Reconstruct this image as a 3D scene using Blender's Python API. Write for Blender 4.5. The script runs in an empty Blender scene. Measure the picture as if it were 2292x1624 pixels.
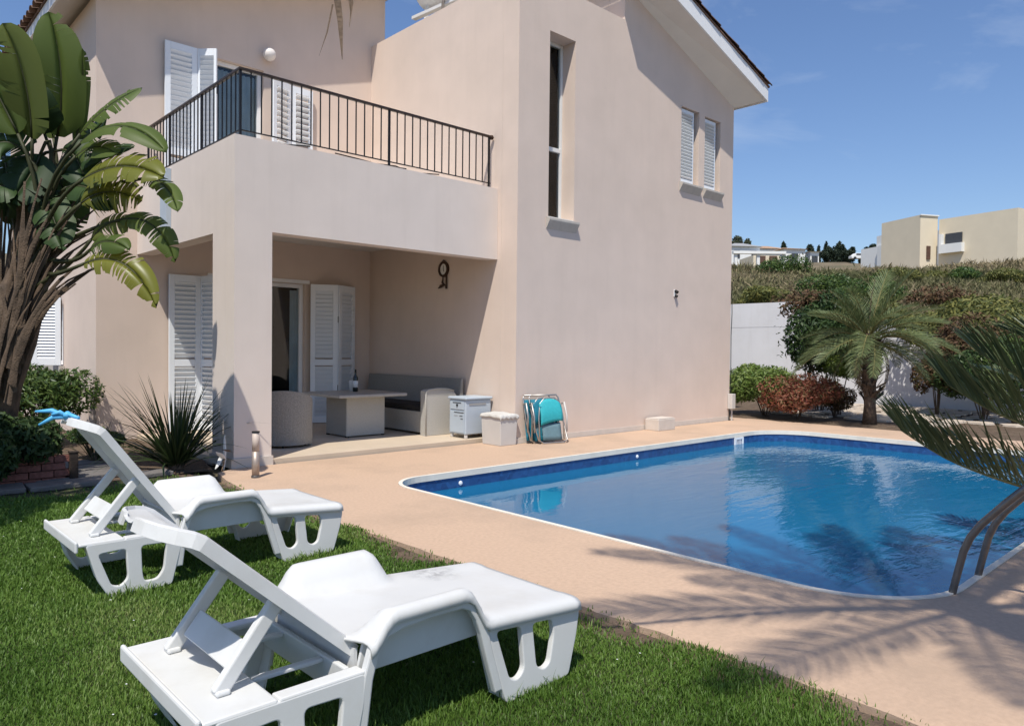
import bpy, bmesh, math, random
import numpy as np
from mathutils import Vector, Matrix, Quaternion

random.seed(7)
rng = np.random.default_rng(7)
scene = bpy.context.scene
col = scene.collection
R = math.radians

# ------------------------------------------------------------------ camera, sky, sun, exposure
# world axes: X runs along the pool facade, Y runs into the house, the facade corner is the origin
CAM = Vector((-6.926, -7.317, 1.30))
FPX, PITCH, ROLL = 1647.7, R(-1.0926), R(0.607)
f0 = Vector((0.68361, 0.72985, 0.0)); r0 = Vector((0.72985, -0.68361, 0.0)); up0 = Vector((0, 0, 1))
fwd = f0 * math.cos(PITCH) + up0 * math.sin(PITCH)
up1 = -f0 * math.sin(PITCH) + up0 * math.cos(PITCH)
cright = r0 * math.cos(ROLL) + up1 * math.sin(ROLL)
cup = -r0 * math.sin(ROLL) + up1 * math.cos(ROLL)
cam_data = bpy.data.cameras.new('camera')
cam = bpy.data.objects.new('camera', cam_data); col.objects.link(cam)
mm = Matrix.Identity(4)
for i in range(3):
    mm[i][0] = cright[i]; mm[i][1] = cup[i]; mm[i][2] = -fwd[i]; mm[i][3] = CAM[i]
cam.matrix_world = mm
cam_data.sensor_width = 36.0
cam_data.lens = 36.0 * FPX / 2292.0
cam_data.clip_start = 0.05
cam_data.clip_end = 5000
scene.camera = cam

LIGHT = Vector((0.46, 0.34, -1.0)).normalized()
SUN_EL = math.asin(-LIGHT.z)
SUN_ROT = math.atan2(-LIGHT.x, -LIGHT.y)
world = bpy.data.worlds.new('World'); scene.world = world
world.use_nodes = True
wn = world.node_tree.nodes; wl = world.node_tree.links
wn.clear()
wo = wn.new('ShaderNodeOutputWorld'); wb = wn.new('ShaderNodeBackground'); sk = wn.new('ShaderNodeTexSky')
sk.sky_type = 'NISHITA'; sk.sun_disc = False
sk.sun_elevation = SUN_EL; sk.sun_rotation = SUN_ROT
sk.air_density = 1.25; sk.dust_density = 0.3; sk.ozone_density = 3.0; sk.altitude = 60
tint = wn.new('ShaderNodeMix'); tint.data_type = 'RGBA'; tint.blend_type = 'MULTIPLY'; tint.inputs['Factor'].default_value = 1.0
tint.inputs['B'].default_value = (0.86, 0.94, 1.14, 1)
wl.new(sk.outputs[0], tint.inputs['A'])
# a little high thin cloud
ctc = wn.new('ShaderNodeTexCoord'); cmp_ = wn.new('ShaderNodeMapping'); cmp_.inputs['Rotation'].default_value = (0.2, 0.1, 0.6); cmp_.inputs['Scale'].default_value = (1.2, 1.8, 5.0)
cns = wn.new('ShaderNodeTexNoise'); cns.inputs['Scale'].default_value = 1.9; cns.inputs['Detail'].default_value = 9; cns.inputs['Roughness'].default_value = 0.58; cns.inputs['Distortion'].default_value = 0.7
crm = wn.new('ShaderNodeValToRGB'); crm.color_ramp.elements[0].position = 0.50; crm.color_ramp.elements[1].position = 0.82
crm.color_ramp.elements[0].color = (0, 0, 0, 1); crm.color_ramp.elements[1].color = (0.44, 0.44, 0.44, 1)
cmx = wn.new('ShaderNodeMix'); cmx.data_type = 'RGBA'; cmx.inputs['B'].default_value = (6.2, 7.0, 8.2, 1)
wl.new(ctc.outputs['Generated'], cmp_.inputs['Vector']); wl.new(cmp_.outputs[0], cns.inputs['Vector']); wl.new(cns.outputs['Fac'], crm.inputs['Fac'])
wl.new(crm.outputs['Color'], cmx.inputs['Factor']); wl.new(tint.outputs['Result'], cmx.inputs['A']); wl.new(cmx.outputs['Result'], wb.inputs[0]); wb.inputs[1].default_value = 0.095
wl.new(wb.outputs[0], wo.inputs[0])
sl = bpy.data.lights.new('sun', 'SUN'); sl.energy = 4.2; sl.angle = R(0.55); sl.color = (1.0, 0.95, 0.86)
so = bpy.data.objects.new('sun', sl); col.objects.link(so)
so.rotation_euler = LIGHT.to_track_quat('-Z', 'Y').to_euler(); so.location = (-8, -8, 14)
scene.view_settings.view_transform = 'Standard'
scene.view_settings.look = 'None'
scene.view_settings.gamma = 1.0
scene.view_settings.exposure = 0.25
scene.view_settings.use_curve_mapping = False
scene.cycles.max_bounces = 8
scene.cycles.transparent_max_bounces = 12


def ray(x, y):
    X = x - 1146; Y = y - 812
    return fwd + cright * (X / FPX) - cup * (Y / FPX)

def at(x, y, Z):
    "the point that a 2292 px wide print shows at x, y and that lies Z metres ahead of the camera"
    return CAM + ray(x, y) * Z

# ------------------------------------------------------------------ materials
MATS = {}
def nodes_of(name):
    m = bpy.data.materials.new(name); m.use_nodes = True
    nt = m.node_tree
    return m, nt, nt.nodes['Principled BSDF']

def mat(name, c, rough=0.6, var=0.08, scale=6.0, bump=0.0, bscale=60.0, metal=0.0, spec=0.35, dirt=None, dscale=1.2, damt=0.25, detail=6.0, bdist=0.02):
    m, nt, b = nodes_of(name); N = nt.nodes; L = nt.links
    tc = N.new('ShaderNodeTexCoord')
    n1 = N.new('ShaderNodeTexNoise'); n1.inputs['Scale'].default_value = scale; n1.inputs['Detail'].default_value = detail
    L.new(tc.outputs['Object'], n1.inputs['Vector'])
    cr = N.new('ShaderNodeValToRGB')
    cr.color_ramp.elements[0].position = 0.3; cr.color_ramp.elements[1].position = 0.7
    lo = [max(0, x * (1 - var)) for x in c]; hi = [min(1, x * (1 + var)) for x in c]
    cr.color_ramp.elements[0].color = (*lo, 1); cr.color_ramp.elements[1].color = (*hi, 1)
    L.new(n1.outputs['Fac'], cr.inputs['Fac'])
    out = cr.outputs['Color']
    if dirt:
        n2 = N.new('ShaderNodeTexNoise'); n2.inputs['Scale'].default_value = dscale; n2.inputs['Detail'].default_value = 8; n2.inputs['Roughness'].default_value = 0.65
        L.new(tc.outputs['Object'], n2.inputs['Vector'])
        r2 = N.new('ShaderNodeValToRGB'); r2.color_ramp.elements[0].position = 0.48; r2.color_ramp.elements[1].position = 0.75
        r2.color_ramp.elements[0].color = (0, 0, 0, 1); r2.color_ramp.elements[1].color = (damt, damt, damt, 1)
        L.new(n2.outputs['Fac'], r2.inputs['Fac'])
        mx = N.new('ShaderNodeMix'); mx.data_type = 'RGBA'
        L.new(r2.outputs['Color'], mx.inputs['Factor']); L.new(out, mx.inputs['A']); mx.inputs['B'].default_value = (*dirt, 1)
        out = mx.outputs['Result']
    L.new(out, b.inputs['Base Color'])
    b.inputs['Roughness'].default_value = rough; b.inputs['Metallic'].default_value = metal
    b.inputs['Specular IOR Level'].default_value = spec
    if bump > 0:
        n3 = N.new('ShaderNodeTexNoise'); n3.inputs['Scale'].default_value = bscale; n3.inputs['Detail'].default_value = 5
        L.new(tc.outputs['Object'], n3.inputs['Vector'])
        bp = N.new('ShaderNodeBump'); bp.inputs['Strength'].default_value = bump; bp.inputs['Distance'].default_value = bdist
        L.new(n3.outputs['Fac'], bp.inputs['Height']); L.new(bp.outputs['Normal'], b.inputs['Normal'])
    MATS[name] = m
    return m

def leafmat(name, cols, rough=0.5, trans=0.35, scale=0.0):
    "each loose leaf takes its own tint from the ramp; light passes through the blades"
    m, nt, b = nodes_of(name); N = nt.nodes; L = nt.links
    g = N.new('ShaderNodeNewGeometry')
    cr = N.new('ShaderNodeValToRGB'); e = cr.color_ramp.elements
    e[0].color = (*cols[0], 1); e[1].color = (*cols[-1], 1)
    for i, c in enumerate(cols[1:-1]):
        k = e.new((i + 1) / (len(cols) - 1)); k.color = (*c, 1)
    if scale > 0:
        tc = N.new('ShaderNodeTexCoord'); n1 = N.new('ShaderNodeTexNoise'); n1.inputs['Scale'].default_value = scale; n1.inputs['Detail'].default_value = 4
        L.new(tc.outputs['Object'], n1.inputs['Vector'])
        ma = N.new('ShaderNodeMath'); ma.operation = 'MULTIPLY_ADD'; ma.inputs[1].default_value = 0.45
        L.new(g.outputs['Random Per Island'], ma.inputs[0])
        mb = N.new('ShaderNodeMath'); mb.operation = 'MULTIPLY_ADD'; mb.inputs[1].default_value = 1.6; mb.inputs[2].default_value = -0.53
        L.new(n1.outputs['Fac'], mb.inputs[0]); L.new(mb.outputs[0], ma.inputs[2])
        L.new(ma.outputs[0], cr.inputs['Fac'])
    else:
        L.new(g.outputs['Random Per Island'], cr.inputs['Fac'])
    L.new(cr.outputs['Color'], b.inputs['Base Color'])
    b.inputs['Roughness'].default_value = rough; b.inputs['Specular IOR Level'].default_value = 0.3
    t = N.new('ShaderNodeBsdfTranslucent'); mx = N.new('ShaderNodeMixShader'); mx.inputs[0].default_value = trans
    L.new(cr.outputs['Color'], t.inputs['Color'])
    L.new(b.outputs[0], mx.inputs[1]); L.new(t.outputs[0], mx.inputs[2])
    L.new(mx.outputs[0], N['Material Output'].inputs['Surface'])
    MATS[name] = m
    return m

mat('stucco', (0.675, 0.55, 0.465), 0.9, 0.035, 2.0, 0.35, 220, dirt=(0.50, 0.41, 0.33), dscale=0.7, damt=0.22, bdist=0.006)
mat('stucco_pale', (0.71, 0.615, 0.545), 0.9, 0.03, 2.0, 0.35, 220, dirt=(0.52, 0.45, 0.40), dscale=0.9, damt=0.2, bdist=0.006)
mat('soffit', (0.74, 0.70, 0.65), 0.9, 0.03, 3.0, 0.2, 160, bdist=0.005)
mat('white_paint', (0.80, 0.80, 0.80), 0.5, 0.02, 8, 0.1, 100, bdist=0.003, dirt=(0.62, 0.60, 0.55), damt=0.2)
mat('shutter', (0.78, 0.81, 0.84), 0.4, 0.02, 8, dirt=(0.6, 0.6, 0.58), dscale=2.0, damt=0.25)
mat('iron', (0.012, 0.011, 0.012), 0.45, 0.2, 20, 0.2, 60, metal=0.2)
mat('handrail_wood', (0.035, 0.022, 0.016), 0.4, 0.3, 12)
mat('sill_stone', (0.48, 0.44, 0.39), 0.8, 0.06, 12, 0.2, 90)
mat('aluminium', (0.72, 0.72, 0.70), 0.35, 0.03, 10)
mat('curtain', (0.66, 0.70, 0.74), 0.9, 0.1, 5)
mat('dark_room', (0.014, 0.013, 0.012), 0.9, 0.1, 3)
mat('tile_roof', (0.16, 0.09, 0.06), 0.85, 0.35, 9, 0.3, 40, dirt=(0.06, 0.05, 0.045), dscale=3, damt=0.6)
mat('deck', (0.515, 0.362, 0.255), 0.85, 0.075, 38, 0.35, 150, dirt=(0.37, 0.27, 0.195), dscale=0.9, damt=0.75, bdist=0.006)
mat('patio_floor', (0.56, 0.46, 0.35), 0.55, 0.05, 3, 0.1, 90, bdist=0.003)
mat('coping', (0.72, 0.665, 0.57), 0.75, 0.05, 7, 0.3, 120, bdist=0.004, dirt=(0.5, 0.45, 0.38), dscale=3, damt=0.4)
mat('soil', (0.11, 0.075, 0.05), 0.95, 0.35, 9, 0.8, 50, dirt=(0.2, 0.15, 0.1), dscale=4, damt=0.8, bdist=0.03)
mat('turf_soil', (0.05, 0.055, 0.022), 0.95, 0.35, 14, 0.8, 60)
mat('field_soil', (0.16, 0.125, 0.075), 0.95, 0.3, 0.4, 0.6, 3, dirt=(0.07, 0.085, 0.035), dscale=0.12, damt=0.9)
mat('plastic_white', (0.79, 0.79, 0.775), 0.42, 0.025, 5, 0.12, 180, bdist=0.002, dirt=(0.52, 0.48, 0.40), dscale=4.0, damt=0.28, spec=0.4)
mat('plastic_smudged', (0.72, 0.72, 0.705), 0.42, 0.025, 5, 0.12, 180, bdist=0.002, dirt=(0.52, 0.48, 0.40), dscale=4.0, damt=0.28, spec=0.4)
mat('rattan', (0.29, 0.275, 0.25), 0.7, 0.2, 90, 0.9, 160, bdist=0.008)
mat('rattan_light', (0.46, 0.44, 0.40), 0.7, 0.15, 90, 0.9, 160, bdist=0.008)
mat('cushion', (0.028, 0.026, 0.025), 0.95, 0.2, 30, 0.4, 160)
mat('table_top', (0.34, 0.325, 0.30), 0.35, 0.08, 14)
mat('bottle_glass', (0.008, 0.012, 0.008), 0.08, 0.1, 5, spec=0.6)
mat('paper_label', (0.72, 0.71, 0.68), 0.7, 0.03, 9)
mat('cabinet', (0.42, 0.48, 0.54), 0.45, 0.03, 5, 0.05, 80, dirt=(0.42, 0.44, 0.46), damt=0.3)
mat('black_plastic', (0.015, 0.015, 0.016), 0.4, 0.1, 9)
mat('cream_plastic', (0.56, 0.53, 0.495), 0.55, 0.04, 5, dirt=(0.45, 0.42, 0.36), damt=0.3)
mat('cloth_grey', (0.55, 0.53, 0.49), 0.9, 0.08, 6, 0.4, 40)
mat('teal_cloth', (0.03, 0.36, 0.40), 0.65, 0.07, 30, 0.4, 300, bdist=0.002)
mat('teal_dark', (0.012, 0.16, 0.23), 0.7, 0.07, 30, 0.4, 300, bdist=0.002)
mat('grey_cloth', (0.12, 0.20, 0.23), 0.7, 0.07, 30, 0.4, 300, bdist=0.002)
mat('steel', (0.50, 0.47, 0.44), 0.48, 0.05, 20, metal=1.0)
mat('steel_dull', (0.20, 0.19, 0.185), 0.42, 0.12, 25, metal=0.9)
mat('diffuser', (0.52, 0.43, 0.37), 0.5, 0.04, 9)
mat('post_metal', (0.40, 0.33, 0.28), 0.5, 0.12, 25, metal=0.55)
mat('frosted', (0.75, 0.70, 0.66), 0.5, 0.02, 9)
mat('brown_metal', (0.055, 0.028, 0.016), 0.5, 0.2, 20, metal=0.3)
mat('concrete', (0.58, 0.52, 0.46), 0.9, 0.06, 8, 0.5, 90, bdist=0.006)
mat('garden_wall', (0.74, 0.73, 0.74), 0.9, 0.03, 1.5, 0.3, 90, dirt=(0.55, 0.53, 0.5), dscale=0.8, damt=0.3, bdist=0.006)
mat('wood_dark', (0.035, 0.024, 0.018), 0.8, 0.3, 14, 0.4, 40)
mat('paver', (0.17, 0.155, 0.145), 0.85, 0.15, 7, 0.5, 60, dirt=(0.09, 0.08, 0.07), dscale=3, damt=0.6)
mat('brick_red', (0.22, 0.09, 0.07), 0.9, 0.3, 18, 0.5, 80)
mat('flagstone', (0.52, 0.44, 0.36), 0.9, 0.15, 5, 0.5, 60)
mat('bark', (0.12, 0.085, 0.06), 0.95, 0.4, 16, 0.9, 50, bdist=0.03)
mat('sheath', (0.115, 0.08, 0.055), 0.9, 0.4, 9, 0.6, 70, dirt=(0.05, 0.04, 0.03), dscale=5, damt=0.8)
mat('dry_leaf', (0.13, 0.09, 0.062), 0.9, 0.35, 9, 0.4, 60)
mat('petiole', (0.045, 0.048, 0.018), 0.6, 0.3, 7)
mat('frond_rib', (0.16, 0.14, 0.05), 0.7, 0.3, 10)
mat('far_beige', (0.70, 0.61, 0.46), 0.9, 0.03, 1)
mat('far_white', (0.74, 0.74, 0.72), 0.9, 0.03, 1)
mat('far_roof', (0.40, 0.26, 0.17), 0.9, 0.15, 3)
mat('far_grey', (0.30, 0.30, 0.30), 0.9, 0.1, 3)
mat('far_glass', (0.05, 0.05, 0.055), 0.25, 0.1, 3, spec=0.5)
mat('far_wood', (0.11, 0.06, 0.04), 0.6, 0.2, 5)
mat('solar_panel', (0.012, 0.014, 0.03), 0.12, 0.1, 4, spec=0.6)
mat('blue_ribbon', (0.10, 0.42, 0.72), 0.5, 0.1, 9)
leafmat('grass_blade', [(0.06, 0.12, 0.018), (0.105, 0.195, 0.03), (0.17, 0.275, 0.052), (0.28, 0.33, 0.11)], 0.45, 0.40, 0.9)
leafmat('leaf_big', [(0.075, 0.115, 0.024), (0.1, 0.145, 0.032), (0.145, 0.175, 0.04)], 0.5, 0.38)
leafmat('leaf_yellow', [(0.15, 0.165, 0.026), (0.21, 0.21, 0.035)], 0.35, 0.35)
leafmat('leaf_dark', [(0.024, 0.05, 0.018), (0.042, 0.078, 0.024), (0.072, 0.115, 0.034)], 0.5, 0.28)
leafmat('leaf_box', [(0.027, 0.0607, 0.0162), (0.0675, 0.1148, 0.027), (0.1215, 0.1755, 0.0405)], 0.4, 0.25)
leafmat('leaf_light', [(0.084, 0.144, 0.024), (0.156, 0.228, 0.048), (0.264, 0.324, 0.108)], 0.4, 0.3)
leafmat('leaf_lime', [(0.10, 0.16, 0.02), (0.17, 0.23, 0.035)], 0.45, 0.35)
leafmat('leaf_red', [(0.125, 0.0312, 0.0225), (0.2375, 0.0688, 0.0375), (0.275, 0.125, 0.075), (0.125, 0.1, 0.0375)], 0.6, 0.25)
leafmat('leaf_brown', [(0.078, 0.0455, 0.026), (0.156, 0.0845, 0.0455), (0.0715, 0.078, 0.026)], 0.7, 0.2)
leafmat('leaf_olive', [(0.07, 0.084, 0.0252), (0.14, 0.154, 0.042), (0.238, 0.224, 0.063)], 0.6, 0.3)
leafmat('spike', [(0.0144, 0.0264, 0.012), (0.03, 0.0504, 0.0168), (0.054, 0.0744, 0.024)], 0.35, 0.12)
leafmat('frond', [(0.0725, 0.1015, 0.0435), (0.1305, 0.1668, 0.0653), (0.203, 0.232, 0.1015)], 0.5, 0.25)
leafmat('frond_dark', [(0.05, 0.07, 0.028), (0.085, 0.11, 0.04), (0.16, 0.175, 0.075)], 0.4, 0.2)
leafmat('frond_dry', [(0.13, 0.104, 0.0715), (0.221, 0.1755, 0.117), (0.091, 0.078, 0.0585)], 0.8, 0.15)
leafmat('scrub', [(0.1, 0.105, 0.045), (0.17, 0.165, 0.075), (0.3, 0.24, 0.145), (0.42, 0.34, 0.22)], 0.8, 0.3, 0.09)
leafmat('far_tree', [(0.012, 0.024, 0.014), (0.025, 0.04, 0.02), (0.035, 0.05, 0.03)], 0.7, 0.15)
leafmat('far_tree_grey', [(0.06, 0.075, 0.045), (0.10, 0.115, 0.07)], 0.7, 0.2)

def smudge():
    m = MATS['plastic_smudged']; N = m.node_tree.nodes; L = m.node_tree.links; b = N['Principled BSDF']
    src = b.inputs['Base Color'].links[0].from_socket
    tc = N.new('ShaderNodeTexCoord'); mp = N.new('ShaderNodeMapping'); mp.inputs['Location'].default_value = (-1.20, -0.60, -0.31)
    L.new(tc.outputs['Object'], mp.inputs['Vector'])
    ln = N.new('ShaderNodeVectorMath'); ln.operation = 'LENGTH'; L.new(mp.outputs[0], ln.inputs[0])
    mr = N.new('ShaderNodeMapRange'); mr.inputs[1].default_value = 0.02; mr.inputs[2].default_value = 0.15; mr.inputs[3].default_value = 1; mr.inputs[4].default_value = 0
    L.new(ln.outputs['Value'], mr.inputs[0])
    n = N.new('ShaderNodeTexNoise'); n.inputs['Scale'].default_value = 22; n.inputs['Detail'].default_value = 6; n.inputs['Roughness'].default_value = 0.7; L.new(tc.outputs['Object'], n.inputs['Vector'])
    r = N.new('ShaderNodeValToRGB'); r.color_ramp.elements[0].position = 0.42; r.color_ramp.elements[1].position = 0.62; L.new(n.outputs['Fac'], r.inputs['Fac'])
    mu = N.new('ShaderNodeMath'); mu.operation = 'MULTIPLY'; L.new(mr.outputs[0], mu.inputs[0]); L.new(r.outputs['Color'], mu.inputs[1])
    m2 = N.new('ShaderNodeMath'); m2.operation = 'MULTIPLY'; m2.inputs[1].default_value = 0.6; L.new(mu.outputs[0], m2.inputs[0])
    mx = N.new('ShaderNodeMix'); mx.data_type = 'RGBA'; L.new(m2.outputs[0], mx.inputs['Factor']); L.new(src, mx.inputs['A']); mx.inputs['B'].default_value = (0.16, 0.16, 0.17, 1)
    L.new(mx.outputs['Result'], b.inputs['Base Color'])
smudge()
def glow_through(name, amt):
    "thin moulded plastic lets some light through"
    m = MATS[name]; N = m.node_tree.nodes; L = m.node_tree.links; b = N['Principled BSDF']
    src = b.inputs['Base Color'].links[0].from_socket
    t = N.new('ShaderNodeBsdfTranslucent'); L.new(src, t.inputs['Color'])
    mx = N.new('ShaderNodeMixShader'); mx.inputs[0].default_value = amt
    L.new(b.outputs[0], mx.inputs[1]); L.new(t.outputs[0], mx.inputs[2]); L.new(mx.outputs[0], N['Material Output'].inputs['Surface'])
glow_through('plastic_white', 0.22); glow_through('plastic_smudged', 0.16)

def streaks(name, amt):
    "faint rain streaks and patchy fading on render"
    m = MATS[name]; N = m.node_tree.nodes; L = m.node_tree.links; b = N['Principled BSDF']
    src = b.inputs['Base Color'].links[0].from_socket
    tc = N.new('ShaderNodeTexCoord'); mp = N.new('ShaderNodeMapping'); mp.inputs['Scale'].default_value = (3.2, 3.2, 0.22)
    L.new(tc.outputs['Object'], mp.inputs['Vector'])
    n = N.new('ShaderNodeTexNoise'); n.inputs['Scale'].default_value = 2.2; n.inputs['Detail'].default_value = 7; n.inputs['Roughness'].default_value = 0.62; L.new(mp.outputs[0], n.inputs['Vector'])
    r = N.new('ShaderNodeValToRGB'); r.color_ramp.elements[0].position = 0.5; r.color_ramp.elements[1].position = 0.8
    r.color_ramp.elements[0].color = (0, 0, 0, 1); r.color_ramp.elements[1].color = (amt, amt, amt, 1); L.new(n.outputs['Fac'], r.inputs['Fac'])
    mx = N.new('ShaderNodeMix'); mx.data_type = 'RGBA'; L.new(r.outputs['Color'], mx.inputs['Factor']); L.new(src, mx.inputs['A']); mx.inputs['B'].default_value = (0.36, 0.29, 0.23, 1)
    L.new(mx.outputs['Result'], b.inputs['Base Color'])
streaks('stucco', 0.075); streaks('stucco_pale', 0.09); streaks('garden_wall', 0.12)

def glass_mat():
    m, nt, b = nodes_of('window_glass')
    b.inputs['Base Color'].default_value = (0.025, 0.03, 0.033, 1); b.inputs['Roughness'].default_value = 0.04
    b.inputs['Specular IOR Level'].default_value = 0.6
    N = nt.nodes; L = nt.links
    t = N.new('ShaderNodeBsdfTransparent'); t.inputs[0].default_value = (0.84, 0.88, 0.88, 1)
    g = N.new('ShaderNodeBsdfGlossy'); g.inputs['Roughness'].default_value = 0.02
    fr = N.new('ShaderNodeFresnel'); fr.inputs[0].default_value = 1.5
    mx = N.new('ShaderNodeMixShader'); L.new(fr.outputs[0], mx.inputs[0]); L.new(t.outputs[0], mx.inputs[1]); L.new(g.outputs[0], mx.inputs[2])
    L.new(mx.outputs[0], N['Material Output'].inputs['Surface'])
    MATS['window_glass'] = m
glass_mat()

def water_mat():
    m, nt, b = nodes_of('water'); N = nt.nodes; L = nt.links
    N.remove(b)
    tc = N.new('ShaderNodeTexCoord')
    mp = N.new('ShaderNodeMapping'); mp.inputs['Rotation'].default_value = (0, 0, R(-43)); mp.inputs['Scale'].default_value = (0.8, 2.6, 1.0)
    L.new(tc.outputs['Object'], mp.inputs['Vector'])
    n1 = N.new('ShaderNodeTexNoise'); n1.inputs['Scale'].default_value = 1.7; n1.inputs['Detail'].default_value = 3; n1.inputs['Distortion'].default_value = 0.6
    n2 = N.new('ShaderNodeTexNoise'); n2.inputs['Scale'].default_value = 7.0; n2.inputs['Detail'].default_value = 3
    L.new(mp.outputs[0], n1.inputs['Vector']); L.new(mp.outputs[0], n2.inputs['Vector'])
    # calm in the lee of the house, rippled towards the far end
    sp = N.new('ShaderNodeSeparateXYZ'); L.new(tc.outputs['Object'], sp.inputs[0])
    mr = N.new('ShaderNodeMapRange'); mr.inputs[1].default_value = -1.5; mr.inputs[2].default_value = 3.2; mr.inputs[3].default_value = 0.16; mr.inputs[4].default_value = 1.0
    ad = N.new('ShaderNodeMath'); ad.operation = 'MULTIPLY_ADD'; ad.inputs[1].default_value = -0.55
    L.new(sp.outputs[1], ad.inputs[0]); L.new(sp.outputs[0], ad.inputs[2])
    sb = N.new('ShaderNodeMath'); sb.operation = 'SUBTRACT'; sb.inputs[1].default_value = 1.6
    L.new(ad.outputs[0], sb.inputs[0]); L.new(sb.outputs[0], mr.inputs[0])
    s = N.new('ShaderNodeMath'); s.operation = 'MULTIPLY_ADD'; s.inputs[1].default_value = 0.28
    L.new(n2.outputs['Fac'], s.inputs[0]); L.new(n1.outputs['Fac'], s.inputs[2])
    bp = N.new('ShaderNodeBump'); bp.inputs['Distance'].default_value = 0.035
    st = N.new('ShaderNodeMath'); st.operation = 'MULTIPLY'; st.inputs[1].default_value = 0.40
    L.new(mr.outputs[0], st.inputs[0]); L.new(st.outputs[0], bp.inputs['Strength'])
    L.new(s.outputs[0], bp.inputs['Height'])
    fr = N.new('ShaderNodeFresnel'); fr.inputs['IOR'].default_value = 1.5; L.new(bp.outputs[0], fr.inputs['Normal'])
    g = N.new('ShaderNodeBsdfGlossy'); g.inputs['Roughness'].default_value = 0.015; L.new(bp.outputs[0], g.inputs['Normal'])
    t = N.new('ShaderNodeBsdfTransparent'); t.inputs[0].default_value = (0.50, 0.82, 0.93, 1)
    df = N.new('ShaderNodeBsdfDiffuse'); df.inputs[0].default_value = (0.012, 0.172, 0.36, 1)   # light scattered back by the deep blue water
    body = N.new('ShaderNodeMixShader'); body.inputs[0].default_value = 0.78; L.new(t.outputs[0], body.inputs[1]); L.new(df.outputs[0], body.inputs[2])
    mx = N.new('ShaderNodeMixShader'); L.new(fr.outputs[0], mx.inputs[0]); L.new(body.outputs[0], mx.inputs[1]); L.new(g.outputs[0], mx.inputs[2])
    L.new(mx.outputs[0], N['Material Output'].inputs['Surface'])
    MATS['water'] = m
water_mat()

def pool_tile_mat():
    m, nt, b = nodes_of('pool_tile'); N = nt.nodes; L = nt.links
    tc = N.new('ShaderNodeTexCoord')
    g = N.new('ShaderNodeNewGeometry')
    # cube-like mapping: use x+y along walls so that joints show on every face
    sp = N.new('ShaderNodeSeparateXYZ'); L.new(tc.outputs['Object'], sp.inputs[0])
    def joints(sock):
        a = N.new('ShaderNodeMath'); a.operation = 'MULTIPLY'; a.inputs[1].default_value = 1 / 0.05
        L.new(sock, a.inputs[0])
        fr = N.new('ShaderNodeMath'); fr.operation = 'FRACT'; L.new(a.outputs[0], fr.inputs[0])
        c = N.new('ShaderNodeMath'); c.operation = 'GREATER_THAN'; c.inputs[1].default_value = 0.08; L.new(fr.outputs[0], c.inputs[0])
        return c.outputs[0]
    j = [joints(sp.outputs[i]) for i in range(3)]
    n1 = N.new('ShaderNodeTexVoronoi'); n1.inputs['Scale'].default_value = 20; L.new(tc.outputs['Object'], n1.inputs['Vector'])
    cr = N.new('ShaderNodeValToRGB'); cr.color_ramp.elements[0].color = (0.012, 0.045, 0.15, 1); cr.color_ramp.elements[1].color = (0.024, 0.095, 0.26, 1)
    L.new(n1.outputs['Color'], cr.inputs['Fac'])
    L.new(cr.outputs[0], b.inputs['Base Color'])
    b.inputs['Roughness'].default_value = 0.3
    MATS['pool_tile'] = m
pool_tile_mat()
def pool_floor_mat():
    m = mat('pool_floor', (0.012, 0.12, 0.27), 0.5, 0.12, 9)
pool_floor_mat()

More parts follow.
